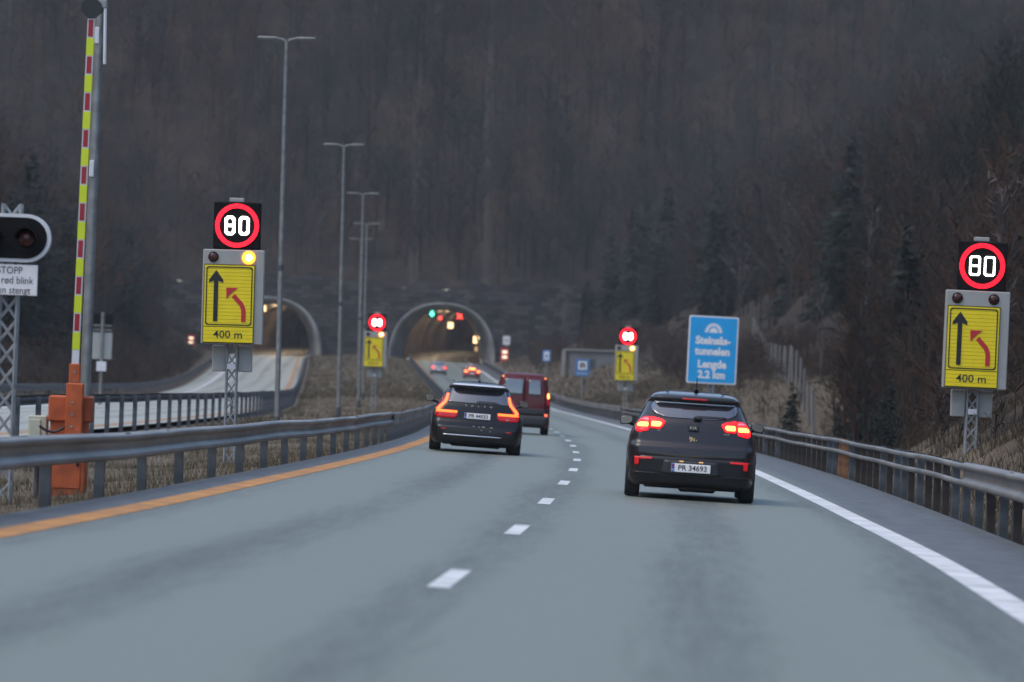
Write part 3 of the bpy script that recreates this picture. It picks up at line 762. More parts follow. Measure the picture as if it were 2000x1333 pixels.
def place_sign(label, pcx, pbot, d, amber, bold, tilt, s=1.0, **k):
    x = px_x(pcx, pbot, d); zb = px_z(pcx, pbot, d)
    return lane_sign(label, x, d, gz(x, d) - .05, zb, amber, bold, tilt, s, **k)
place_sign('grey cabinet lane sign on the right bank with both warning lamps dark, speed ring 80', 1901, 760, 84, False, .85, .012)
place_sign('grey cabinet lane sign behind the left guardrail with glowing amber lamp, beside the barrier', 454, 673, 81, True, 1.35, -.008, .93)
place_sign('small distant lane sign in the grassy median between the lamp posts and tunnel', 731, 717, 238, True, 1.7, .005, 1.02)
place_sign('small distant lane sign on the right verge beside the blue tunnel name sign', 1222, 744, 247, True, 1.7, .0, 1.06)

# blue tunnel name sign
def tunnel_sign():
    d = 172; x = px_x(1386, 750, d); zt = px_z(1388, 618, d); zb = px_z(1384, 750, d); g = gz(x, d)
    t = thing('information_sign', 'large blue tunnel name sign with white lettering above the dark hatchback', 'road sign', (x, d, g), 0, None, .018)
    W_ = 97/F_PX*d; H_ = zt - zb; z0 = zb - g; s = H_/2.56
    def rr(w_, h_, r, y0, y1, name, m):
        pts = []
        for (cx, cz, st) in ((w_/2-r, z0 + H_/2 - h_/2 + r, -90), (w_/2-r, z0+H_/2+h_/2-r, 0), (-w_/2+r, z0+H_/2+h_/2-r, 90), (-w_/2+r, z0+H_/2-h_/2+r, 180)):
            for k in range(5): pts.append((cx + r*math.cos(math.radians(st + k*22.5)), cz + r*math.sin(math.radians(st + k*22.5))))
        mb = MB(); mb.prism(pts, y0, y1); return mb.build(name, m, t)
    rr(W_, H_, .06, .0, .05, 'border', 'white'); p = rr(W_ - .10, H_ - .10, .05, -.008, .03, 'panel', 'blue')
    y = -.012
    text('lettering', 'Steinsås-', .40*s, 'white', p, 0, z0 + H_*.635, y, off=.018, sx=.94)
    text('lettering', 'tunnelen', .40*s, 'white', p, 0, z0 + H_*.475, y, off=.018, sx=.94)
    text('lettering', 'Lengde', .40*s, 'white', p, 0, z0 + H_*.285, y, off=.018, sx=.94)
    text('lettering', '2.2 km', .40*s, 'white', p, 0, z0 + H_*.13, y, off=.018, sx=.94)
    # tunnel pictogram: stone arch with an opening
    mb = MB(); cz = z0 + H_*.755; a1, a0, a2 = .33*s, .21*s, .16*s; n = 9
    for k in range(n):
        q0 = math.pi*k/n + .03; q1 = math.pi*(k+1)/n - .03
        mb.prism([(a0*math.cos(q0), cz+a0*1.15*math.sin(q0)), (a1*math.cos(q0), cz+a1*1.1*math.sin(q0)), (a1*math.cos(q1), cz+a1*1.1*math.sin(q1)), (a0*math.cos(q1), cz+a0*1.15*math.sin(q1))], -.014, -.006)
    mb.prism([(a2*math.cos(math.pi*k/14), cz + a2*1.2*math.sin(math.pi*k/14)) for k in range(15)], -.014, -.006)
    mb.build('pictogram', 'white', p)
    mb = MB(); lattice(mb, z0 + 1.8, .2, .2, .03); o = mb.build('mast', 'lattice', t); o.location = (0, .2, 0)
tunnel_sign()

def small_blue(px, ptop, pbot, w_px, d, label, picto):
    x = px_x(px, pbot, d); zt, zb = px_z(px, ptop, d), px_z(px, pbot, d); g = gz(x, d)
    t = thing('information_sign', label, 'road sign', (x, d, g)); W_ = w_px/F_PX*d; H_ = zt - zb; z0 = zb - g
    mb = MB(); mb.box((0, .03, z0 + H_/2), (W_, .05, H_), bev=.012); p = mb.build('panel', 'blue2', t)
    mb = MB(); mb.box((0, 0, z0 + H_*(.63 if picto else .5)), (W_*.62, .02, H_*(.5 if picto else .72))); q = mb.build('pictogram_field', 'white', p)
    mb = MB(); zc = z0 + H_*(.63 if picto else .5)
    if picto:   # emergency telephone and extinguisher
        mb.box((-.1*W_, -.012, zc), (.16*W_, .012, .3*H_)); mb.box((.12*W_, -.012, zc - .02*H_), (.14*W_, .012, .24*H_)); mb.box((.0, -.0125, zc + .13*H_), (.26*W_, .012, .06*H_))
        mb.build('pictogram', 'black', q)
        text('lettering', 'Havarilomme', .16*H_, 'white', p, 0, z0 + H_*.16, .0, sx=W_*.9/(.16*H_*6.2))
    else:
        mb.prism([(-.12*W_, zc-.2*H_), (.12*W_, zc-.2*H_), (.12*W_, zc+.05*H_), (0, zc+.22*H_), (-.12*W_, zc+.05*H_)], -.016, -.009); mb.build('pictogram', 'blue2', q)
    mb = MB(); mb.tube([(0, .1, 0), (0, .1, z0 + H_*.9)], .06); mb.build('post', 'galv', t)
small_blue(1137, 702, 735, 27, 340, 'blue sign with a square white pictogram in front of the grey building', True)
small_blue(1067, 684, 707, 16, 425, 'small narrow blue and white sign on a post beyond the red van', False)

def kiosk(px, pbot, ptop, w_px, d, label, n_l=2):
    x = px_x(px, pbot, d); zb, zt = px_z(px, pbot, d), px_z(px, ptop, d); W_ = w_px/F_PX*d; H_ = zt - zb
    z0 = min(zb, gz(x, d) + .2)
    t = thing('emergency_kiosk', label, 'emergency cabinet', (x, d, z0)); H_ = zt - z0
    mb = MB(); mb.box((0, .35, H_/2), (W_, .7, H_), bev=.03); b = mb.build('cabinet', mat('kiosk_red', (.5, .03, .025), .5, var=.1), t)
    for k in range(n_l):
        mb = MB(); mb.box((0, -.012, H_*(.80 - .28*k)), (W_*.55, .03, H_*.15)); mb.build('lit_panel', 'kiosk_light', b)
    mb = MB(); mb.box((0, .35, H_ + .04), (W_ + .15, .85, .08), bev=.02); mb.build('roof', 'redprint', t)
kiosk(985, 716, 681, 17, 596, 'red emergency kiosk with two lit panels beside the right tunnel mouth')
kiosk(373, 684, 655, 15, 588, 'red emergency kiosk with a warm light left of the left tunnel')
def white_plate():
    d = 598; x, zb, zt = px_x(989, 673, d), px_z(989, 674, d), px_z(989, 657, d); g = gz(x, d)
    t = thing('telephone_sign', 'small white sign on a thin post above the red kiosk', 'sign', (x, d, g))
    mb = MB(); mb.box((0, 0, (zb+zt)/2 - g), (.9, .06, zt-zb), bev=.01); p = mb.build('panel', 'white', t)
    mb = MB(); mb.ring((0, (zb+zt)/2 - g), .14, .24, -.045, -.028, 20); mb.build('symbol', 'blue2', p)
    mb = MB(); mb.tube([(0, .1, 0), (0, .1, zt - g)], .05); mb.build('post', 'galv', t)
white_plate()

# grey service building
def building():
    d = 470; x0, x1 = px_x(1097, 735, d), px_x(1216, 740, d); zb = px_z(1150, 742, d); zt = px_z(1150, 687, d); zg = min(gz(x0, d), gz(x1, d), zb) - .3
    t = thing('service_building', 'low flat-roofed grey concrete building behind the small blue sign', 'building', ((x0+x1)/2, d, zg)); W_ = x1-x0; H_ = zt - zg
    mb = MB(); mb.box((.35, 2.3, H_/2), (W_-.7, 4.4, H_)); mb.build('wall', mat('grey_render', (.20, .195, .195), .8, var=.15, vscale=1), t)
    mb = MB(); mb.box((-W_/2 + .16, 2.2, H_/2 + .06), (.34, 4.7, H_+.12)); mb.build('end_wall', 'concrete', t)
    mb = MB(); mb.box((.2, 2.25, H_ + .12), (W_+.1, 4.9, .12), bev=.03); mb.build('roof', 'cab_grey', t)
    mb = MB(); mb.box((-.2, .085, H_*.42), (1.0, .06, 2.1), bev=.01); dr = mb.build('door', 'galv_dark', t)
    mb = MB(); mb.box((.18, .04, H_*.42), (.12, .04, .04)); mb.build('handle', 'chrome', dr)
building()

# ------------------------------------------------------------------ street lamps in the median
def lamp_proto():
    t = thing('street_lamp', '', 'street lamp', (0, 0, 0), group='double-armed lamp posts in the median')
    mb = MB(); mb.tube([(0, 0, -.4), (0, 0, 5), (0, 0, 12)], [.085, .08, .05], 12); mb.build('pole', 'galv', t)
    mb = MB(); mb.tube([(0, 0, .0), (0, 0, .5)], [.12, .105], 12); mb.build('base_sleeve', 'galv_dark', t)
    mb = MB(); mb.tube([(0, 0, 4.95), (0, 0, 5.12)], .10, 12); mb.build('collar', 'galv_dark', t)
    for sx in (-1, 1):
        mb = MB(); mb.tube([(0, 0, 11.92), (sx*.12, 0, 12.02), (sx*.32, 0, 12.05)], .026, 8); a = mb.build('arm', 'galv', t)
        mb = MB(); mb.box((sx*.60, 0, 12.055), (.62, .24, .07), bev=.03); mb.build('lamp_head', 'galv', a)
    return t
lp = lamp_proto()
labs = ['tall double-armed lamp post beside the amber-lit lane sign, the tallest of its row', 'second tallest double-armed lamp post, standing alone in the median',
        'third double-armed lamp post of the row, foremost of the overlapping group', 'fourth lamp post, its arms just below those of the third in the overlapping group', 'lowest-topped and farthest lamp post of the overlapping group in the median']
for i, (px, py, d) in enumerate(((558, 75, 143), (673, 283, 204), (710, 378, 258), (717, 437, 311), (706, 467, 358))):
    o = lp if i == 0 else copy_tree(lp)
    x = px_x(px, py, d); zt = px_z(px, py, d); g = gz(x, d)
    o.location = (x, d, g); o.scale = (1, 1, (zt - g)/12.05); o.rotation_euler = (0, -.010 if i == 0 else -.014, 0)
    # keep the lamp head where it belongs when the post leans
    o.location.x = x + .012*(zt - g)
    o['label'] = labs[i]

# ------------------------------------------------------------------ boom barrier, mast, stop signal
def barrier():
    d = 54.0; x = px_x(130, 930, d); g = gz(x, d) - .02
    t = thing('boom_barrier', 'raised boom barrier striped red and yellow on an orange cabinet', 'barrier', (x, d, g)); sc_ = F_PX/d
    zt = px_z(130, 773, d) - g
    mb = MB(); mb.box((0, .2, (zt-.16)/2), (.43, .36, zt-.16), bev=.012); cab = mb.build('cabinet', 'orange', t)
    mb = MB(); mb.box((.012, .2, zt - .155), (.50, .44, .31), bev=.02); mb.build('lid', 'orange', cab)
    mb = MB(); mb.box((.0, .015, .42), (.33, .02, .55), bev=.008); dr = mb.build('door', 'orange', cab)
    mb = MB(); mb.box((.13, .0, .45), (.03, .03, .07)); mb.build('handle', 'cab_dark', dr)
    # pivot arm and boom
    lean = .012
    ax = px_x(147, 760, d) - x; az = zt - .28
    mb = MB(); mb.box((ax + .012, -.09, az + .12), (.20, .14, .62), bev=.012); arm = mb.build('pivot_arm', 'orange', t)
    mb = MB(); mb.box((ax - .0, -.075, az + .46), (.13, .10, .40), bev=.01); mb.build('boom_holder', 'orange', arm)
    mb = MB()
    for k in range(3): mb.disc((ax, az + .36 + .10*k), .016, -.135, -.12, 10); mb.disc((ax - .01, az - .08 + .14*k), .016, -.17, -.155, 10)
    mb.build('bolt', 'galv', arm)
    z0 = az + .655; z1 = px_z(177, 38, d) - g; L = z1 - z0
    bx = lambda z: ax + lean*(z - z0)*.9
    def bseg(za, zb_, w_, dy, name, m, parent):
        mb = MB(); x0, x1 = bx(za), bx(zb_); y0, y1 = -.10 - dy, -.02 + dy
        vs = [(x0-w_/2, y0, za), (x0+w_/2, y0, za), (x0+w_/2, y1, za), (x0-w_/2, y1, za), (x1-w_/2, y0, zb_), (x1+w_/2, y0, zb_), (x1+w_/2, y1, zb_), (x1-w_/2, y1, zb_)]
        mb.add(vs, [(3, 2, 1, 0), (4, 5, 6, 7), (0, 1, 5, 4), (1, 2, 6, 5), (2, 3, 7, 6), (3, 0, 4, 7)]); return mb.build(name, m, parent)
    boom = bseg(z0 - .05, z1, .083, 0, 'boom', 'boomwhite', t)
    n = 9; first = .17; per = (L - first)/n
    for k in range(n):
        za = z0 + first + k*per
        bseg(za, za + per*.47, .086, .003, 'yellow_band', 'fluo', boom)
        bseg(za + per*.51, za + per*.97, .058, .004, 'red_band', 'redfilm', boom)
    mb = MB(); cx = bx(z1 + .12)
    pts = [(cx + .125*math.cos(math.pi*k/4 + math.pi/8), z1 + .13 + .125*math.sin(math.pi*k/4 + math.pi/8)) for k in range(8)]
    mb.prism(pts, -.13, -.02); mb.build('tip_disc', 'plastic', t)
    mb = MB(); mb.box((cx, -.06, z1 + .31), (.14, .1, .12), bev=.02); mb.build('tip_lamp', 'boomwhite', t)
    pts = []
    for k in range(11):
        q = k/10; pts.append((ax - .03 - .36*q, -.13 + .05*math.sin(q*3), az - .04 - .13*math.sin(math.pi*q*.8) + .03*q))
    mb = MB(); mb.tube(pts, .016, 8); mb.build('cable', 'plastic', t)
    # small beige cabinet beside it
    xb = px_x(78, 850, d+.2); zt2 = px_z(78, 812, d+.2); gb = gz(xb, d + .2)
    c = thing('control_cabinet', 'small beige cabinet against the side of the orange barrier', 'cabinet', (xb, d + .2, gb))
    zc0 = px_z(78, 903, d+.2) - gb; hc = zt2 - gb - zc0
    mb = MB(); mb.box((-.03, .12, zc0 + hc/2), (.22, .25, hc), bev=.012); b = mb.build('body', 'beige', c)
    mb = MB(); mb.box((-.055, -.018, zc0 + hc*.5), (.13, .02, hc*.84), bev=.006); mb.build('door', 'beige', b)
    mb = MB(); mb.tube([(-.03, .12, -.2), (-.03, .12, zc0 + .02)], .03, 8); mb.build('leg', 'galv_dark', c)
    # tall round mast behind
    d2 = 61.0; xm = px_x(166, 770, d2); gm = gz(xm, d2)
    m = thing('mast', 'tall round galvanised pole just behind the striped boom', 'pole', (xm, d2, gm), 0, None, .003)
    H_ = px_z(190, -120, d2) - gm
    mb = MB(); mb.tube([(0, 0, -.3), (0, 0, H_*.5), (0, 0, H_)], [.075, .068, .058], 14); mb.build('pole', 'galv', m)
    mb = MB(); mb.box((0, 0, .03), (.3, .3, .04), bev=.006); mb.build('base_plate', 'galv_dark', m)
    hz = px_z(192, 126, d2) - gm
    mb = MB(); mb.tube([(.10, -.10, hz), (.08, -.10, hz + .75)], .022, 10); tu = mb.build('hanging_tube', 'boomwhite', m)
    mb = MB(); mb.box((.04, -.08, hz + .80), (.14, .1, .12), bev=.015); mb.build('bracket', 'galv', m)
    for zz in (px_z(172, 330, d2) - gm, px_z(184, 70, d2) - gm):
        mb = MB(); mb.box((-.02, -.085, zz), (.06, .03, .22), bev=.006); mb.build('small_mark', 'boomwhite', m)
barrier()

def stop_signal():
    d = 50.5; cx = px_x(19, 470, d); g = gz(cx, d); k = d/F_PX
    t = thing('stop_signal', 'twin-lamp black signal board with a white STOPP plate on a lattice mast', 'signal', (cx, d, g), 0, None, .004)
    zc = px_z(19, 465, d) - g; hh = 47*k; half = 32*k
    def stad(r, hw):
        return [(hw + r*math.cos(math.radians(a)), zc + r*math.sin(math.radians(a))) for a in range(-90, 91, 12)] + [(-hw + r*math.cos(math.radians(a)), zc + r*math.sin(math.radians(a))) for a in range(90, 271, 12)]
    mb = MB(); mb.prism(stad(hh, half + 1*k), -.10, .02); b = mb.build('border', 'boomwhite', t)
    mb = MB(); mb.prism(stad(hh - 7*k, half + 1*k), -.113, -.05); bd = mb.build('backboard', 'cab_dark', t)
    for sx in (-1, 1):
        mb = MB(); mb.disc((sx*33*k, zc), 17*k, -.13, -.11, 24, .05); l = mb.build('lamp', 'lamp_off', bd)
        mb = MB(); n = 12; vs = []; fs = []
        for j in range(n+1):
            a = math.pi*j/n; q = (sx*33*k + 21*k*math.cos(a), zc + 21*k*math.sin(a)); vs += [(q[0], -.113, q[1]), (q[0], -.30, q[1] - .01)]
        for j in range(n): fs.append((2*j, 2*j+1, 2*j+3, 2*j+2))
        mb.add(vs, fs, True); mb.build('hood', 'cab_dark', l)
    zs0, zs1 = px_z(19, 577, d) - g, px_z(19, 517, d) - g
    mb = MB(); mb.box((1*k, -.07, (zs0+zs1)/2), (112*k, .03, zs1-zs0), bev=.006); p = mb.build('plate', 'white', t)
    zz = (zs0+zs1)/2
    for s_, dz in (('STOPP', 19*k), ('ved rød blink', 0), ('veien stengt', -19.5*k)):
        text('lettering', s_, 20*k, 'black', p, 2.5*k, zz + dz - 1*k, -.0875, off=-.0006, sx=.86)
    mb = MB(); lattice(mb, px_z(19, 398, d) - g, .195, .195, .018, .24); o = mb.build('mast', 'lattice', t); o.location = (-1*k, .12, 0)
stop_signal()

# back of a sign standing beside the far carriageway
def sign_back():
    d = 200; x = px_x(199, 705, d); g = gz(x, d); t = thing('sign_back', 'grey rear of a lane sign on a post beyond the left carriageway', 'road sign', (x, d, g))
    z = lambda py: px_z(199, py, d) - g
    mb = MB(); mb.box((0, 0, (z(702)+z(650))/2), (.86, .18, z(650)-z(702)), bev=.015); mb.build('cabinet', 'cab_grey', t)
    mb = MB(); mb.tube([(0, -.16, 0), (0, -.16, z(610))], .07, 10); mb.build('mast', 'galv', t)
    for py in (636, 645):
        mb = MB(); mb.box((0, -.1, z(py)), (.8, .05, .05)); mb.build('crossbar', 'galv', t)
    for sx in (-1, 1):
        mb = MB(); mb.box((sx*.28, .0, z(624)), (.30, .12, z(613)-z(634)), bev=.01); mb.build('speed_display', 'cab_dark', t)
    mb = MB(); mb.box((.02, -.26, z(716)), (.42, .14, .42), bev=.01); mb.build('control_box', 'boomwhite', t)
sign_back()

# ------------------------------------------------------------------ wildlife fences
def fence(label, p0, p1, h, spacing, m='wood'):
    n = max(2, int(math.dist(p0[:2], p1[:2])/spacing)); x0, y0 = p0[0], p0[1]; g0 = gz(x0, y0)
    t = thing('fence', label, 'fence', (x0, y0, g0))
    pts = []; first = None
    for k in range(n+1):
        q = k/n; x = p0[0]*(1-q) + p1[0]*q; y = p0[1]*(1-q) + p1[1]*q; g = gz(x, y); pts.append((x-x0, y-y0, g-g0))
        if first is None:
            mb = MB(); mb.tube([(0, 0, -.3), (0, 0, h)], [.075, .062], 8); first = o = mb.build('post', m, t)
        else:
            o = first.copy(); COL.objects.link(o); o.parent = t
        o.location = pts[-1]; o.rotation_euler = (random.uniform(-.04, .04), random.uniform(-.04, .04), 0)
    mb = MB()
    for j in range(9): mb.tube([(a[0], a[1], a[2] + .12 + j*(h-.2)/8) for a in pts], .005, 3, False)
    mb.build('wire_mesh', 'galv_dark', t)
fence('row of tall grey fence posts climbing the brown bank behind the right guardrail', (13.6, 205), (20.5, 392), 2.1, 8)
fence('few thin fence posts on the bank behind the unlit lane sign', (10.6, 84), (13.0, 122), 2.2, 6.5)

# ------------------------------------------------------------------ vehicles
def arr(p): return np.array([q[0] for q in p], float), np.array([q[1] for q in p], float)
def car_shell(wz, rz, fz, crown=.06, rx=.16, ry=.26, taper=.03, zs=None, crown_z=None):
    """Horizontal slices: half width, rear y and front y as functions of height."""
    fw, fr, ff = spline(wz), spline(rz), spline(fz)
    zlo, zhi = wz[0][0], wz[-1][0]
    zs = np.concatenate([np.linspace(zlo, zhi - .12, 46), np.linspace(zhi - .11, zhi, 16)])
    loops = []
    for z in zs:
        w_, yr, yf = float(np.interp(z, *arr(wz))), float(np.interp(z, *arr(rz))), float(np.interp(z, *arr(fz)))
        w_ = .5*w_ + .5*float(fw(z)); 
        cx = min(rx, w_*.6); cr = crown*(w_/.8); cy = min(ry, (yf-yr)*.3)
        half = []
        for t in np.linspace(0, 1, 9): half.append(((w_-cx)*t, yr + cr*t*t))
        for a in np.linspace(0, math.pi/2, 9)[1:]: half.append((w_-cx + cx*math.sin(a), yr + cr + cy*(1-math.cos(a))))
        ys_ = np.linspace(yr+cr+cy, yf-.35*(1 if yf-yr > 2 else .5), 9)[1:]
        for y in ys_: half.append((w_, y))
        ye = ys_[-1]; cf = min(.45, w_*.7)
        for a in np.linspace(0, math.pi/2, 8)[1:]: half.append((w_-cf + cf*math.cos(a), ye + (yf-ye)*math.sin(a)*.8))
        for t in np.linspace(1, 0, 5)[1:]: half.append(((w_-cf)*t, ye + (yf-ye)*(.8 + .2*(1-t*t))))
        mid = (yr+yf)/2; hl = (yf-yr)/2
        half = [(x*(1 - taper*abs((y-mid)/hl)**3), y) for x, y in half]
        loop = half + [(-x, y) for x, y in half[-2:0:-1]]
        loops.append([(x, y, z) for x, y in loop])
    n = len(loops[0]); vs = [p for l in loops for p in l]; fs = []
    for i in range(len(loops)-1):
        for k in range(n): fs.append((i*n+k, i*n+(k+1) % n, (i+1)*n+(k+1) % n, (i+1)*n+k))
    fs.append(tuple(range(n-1, -1, -1))); fs.append(tuple(range((len(loops)-1)*n, len(loops)*n)))
    return vs, fs

class Car:
    def __init__(s, name, label, loc, rotz, shell, paint, tilt=0.0):
        s.root = thing(name, label, 'van' if 'van' in name else 'car', loc, rotz, None, tilt)
        vs, fs = shell; s.bvh = BVHTree.FromPolygons([Vector(v) for v in vs], fs)
        mb = MB(); mb.add(vs, fs, True); s.body = mb.build('body', paint, s.root)
        s.body.data.polygons[len(fs)-1].use_smooth = True
    def ry(s, x, z):
        h = s.bvh.ray_cast(Vector((x, -3, z)), Vector((0, 1, 0))); return h[0].y if h[0] else None
    def sx(s, y, z, sg):
        h = s.bvh.ray_cast(Vector((sg*4, y, z)), Vector((-sg, 0, 0))); return h[0].x if h[0] else None
    def patch(s, name, rows, m, off=.006, parent=None, face='rear', sg=1, nr=10, nc=14, depth=.03):
        """rows: (z, a, b) intervals, drawn on the shell from behind (a,b = x) or from one side (a,b = y)"""
        zz = [r[0] for r in rows]; order = np.argsort(zz)
        zz = np.array(zz)[order]; aa = np.array([r[1] for r in rows])[order]; bb = np.array([r[2] for r in rows])[order]
        zs = np.unique(np.concatenate([np.linspace(zz[0], zz[-1], nr), zz])); pts = []; last = 0
        for z in zs:
            a, b = np.interp(z, zz, aa), np.interp(z, zz, bb)
            for t in np.linspace(0, 1, nc):
                q = a + (b-a)*t
                if face == 'rear':
                    y = s.ry(q*sg, z)
                    if y is None: y = last if last else .3
                    last = y; pts.append((q*sg, y - off, z))
                elif face == 'front':
                    h = s.bvh.ray_cast(Vector((q, 8, z)), Vector((0, -1, 0))); y = h[0].y if h[0] else last; last = y; pts.append((q, y + off, z))
                else:
                    x = s.sx(q, z, sg)
                    if x is None: x = last if last else sg*.6
                    last = x; pts.append((x + sg*off, q, z))
        R_ = len(zs); fs = []
        idx = lambda i, j: i*nc + j
        flip = (face == 'rear' and sg < 0) or (face == 'side' and sg < 0) or face == 'front'
        for i in range(R_-1):
            for j in range(nc-1):
                q = (idx(i, j), idx(i, j+1), idx(i+1, j+1), idx(i+1, j)); fs.append(q[::-1] if flip else q)
        border = [idx(0, j) for j in range(nc)] + [idx(i, nc-1) for i in range(1, R_)] + [idx(R_-1, j) for j in range(nc-2, -1, -1)] + [idx(i, 0) for i in range(R_-2, 0, -1)]
        base = len(pts); nb = len(border); dv = {'rear': (0, depth, 0), 'front': (0, -depth, 0), 'side': (-sg*depth, 0, 0)}[face]
        back = [tuple(pts[b][i] + dv[i] for i in range(3)) for b in border]
        for k in range(nb):
            q = (border[k], base + k, base + (k+1) % nb, border[(k+1) % nb]); fs.append(q[::-1] if flip else q)
        mb = MB(); mb.add(pts + back, fs, True)
        return mb.build(name, m, parent or s.root)
    def box_on(s, name, x, z, w_, h_, m, parent=None, t=.012, off=.004, bev=.004, tiltz=0):
        y = min(q for q in (s.ry(x-w_*.45, z), s.ry(x+w_*.45, z), s.ry(x, z), s.ry(x, z - h_*.4)) if q is not None) - off
        mb = MB(); mb.box((x, y - t/2, z), (w_, t, h_), bev=bev); o = mb.build(name, m, parent or s.root); return o, y - t
    def wheel(s, x, y, r, w_):
        mb = MB(); sg = 1 if x > 0 else -1; n = 28; prof = [(-w_/2, r*.62), (-w_/2, r*.93), (-w_/2+.02, r*.985), (-w_/2+.04, r), (w_/2-.04, r), (w_/2-.02, r*.985), (w_/2, r*.93), (w_/2, r*.62)]
        vs = []; fs = []
        for o_, rr in prof: vs += [(x + o_, y + rr*math.sin(2*math.pi*k/n), r + rr*math.cos(2*math.pi*k/n)) for k in range(n)]
        for i in range(len(prof)-1):
            for k in range(n): fs.append((i*n+k, (i+1)*n+k, (i+1)*n+(k+1) % n, i*n+(k+1) % n))
        mb.add(vs, fs, True); wh = mb.build('wheel', 'rubber', s.root)
        mb = MB(); xs = x + sg*(w_/2 - .02)
        vs = [(xs, y, r)]; 
        for k in range(20):
            rr = r*.62; a = 2*math.pi*k/20; vs.append((xs - (0 if k % 4 else sg*.02), y + rr*math.sin(a), r + rr*math.cos(a)))
        fs = [(0, 1+k, 1+(k+1) % 20) if sg > 0 else (0, 1+(k+1) % 20, 1+k) for k in range(20)]
        mb.add(vs, fs); mb.tube([(x - sg*w_*.4, y, r), (xs, y, r)], r*.62, 20); mb.build('rim', 'galv_dark', wh)
        # wheel arch lip on the body side
        mb = MB(); xo = s.sx(y, max(r*1.4, .42), sg); xo = abs(xo) if xo else abs(x)
        mb.tube([(sg*(xo - .012), y + (r+.05)*math.cos(math.pi*k/14), r + (r+.05)*math.sin(math.pi*k/14)) for k in range(15)], .025, 6); mb.build('wheel_arch', 'plastic', s.root)
    def mirror(s, x, y, z, w_, h_, m):
        sg = 1 if x > 0 else -1; mb = MB(); n = 16; pts = [];
        for k in range(n):
            a = 2*math.pi*k/n; c, q = math.cos(a), math.sin(a)
            pts.append((x + w_/2*math.copysign(abs(c)**.7, c), z + h_/2*math.copysign(abs(q)**.7, q) - .02*(c*sg)))
        vs = []; fs = []
        for (yo, k_) in ((0, .93), (.015, 1), (.09, .9), (.15, .5)): vs += [(x + (px-x)*k_, y + yo, z + (pz-z)*k_) for px, pz in pts]
        for i in range(3):
            for k in range(n): fs.append((i*n+k, i*n+(k+1) % n, (i+1)*n+(k+1) % n, (i+1)*n+k))
        fs.append(tuple(range(n-1, -1, -1))); fs.append(tuple(range(3*n, 4*n)))
        mb.add(vs, fs, True); mb.tube([(x - sg*w_*.2, y + .06, z - h_*.3), (x - sg*w_*.85, y + .12, z - h_*.62)], .028, 6)
        o = mb.build('mirror', m, s.root)
        mb = MB(); mb.prism([(x + (px-x)*.86, z + (pz-z)*.82) for px, pz in pts], y - .006, y + .004); mb.build('mirror_glass', 'mirror', o)
    def plate(s, x, z, word, off=.004):
        o, y = s.box_on('number_plate', x, z, .52, .112, 'white', None, .012, off)
        mb = MB(); mb.box((x - .238, y - .0015, z), (.04, .003, .108)); mb.build('country_band', 'plate_blue', o)
        text('lettering', word, .098, 'black', o, x + .022, z - .001, y - .002, ext=.001, off=.0012, sx=1.02)
        text('lettering', 'N', .034, 'white', o, x - .238, z - .03, y - .0042, ext=.0008)
        mb = MB(); mb.box((x - .238, y - .004, z + .022), (.03, .002, .026)); mb.build('flag', 'redfilm', o)
        return o
MT['plate_blue'] = mat('plate_blue', (.02, .10, .42), .5)
MT['kia_paint'] = mat('charcoal_metallic_paint', (.013, .0095, .012), .4, .0, .25, coat=.7)
MT['volvo_paint'] = mat('black_metallic_paint', (.005, .0045, .006), .4, .0, .2, coat=.55)
MT['van_paint'] = mat('wine_red_paint', (.085, .0035, .008), .45, .0, .25, coat=.4)
MT['silver_paint'] = mat('silver_grey_paint', (.28, .29, .31), .4, .4, coat=.6)
MT['red_paint'] = mat('bright_red_paint', (.38, .015, .02), .4, coat=.6)

def heading(y): return math.atan((float(XC(y + 2)) - float(XC(y - 2)))/4)
BANK = .03

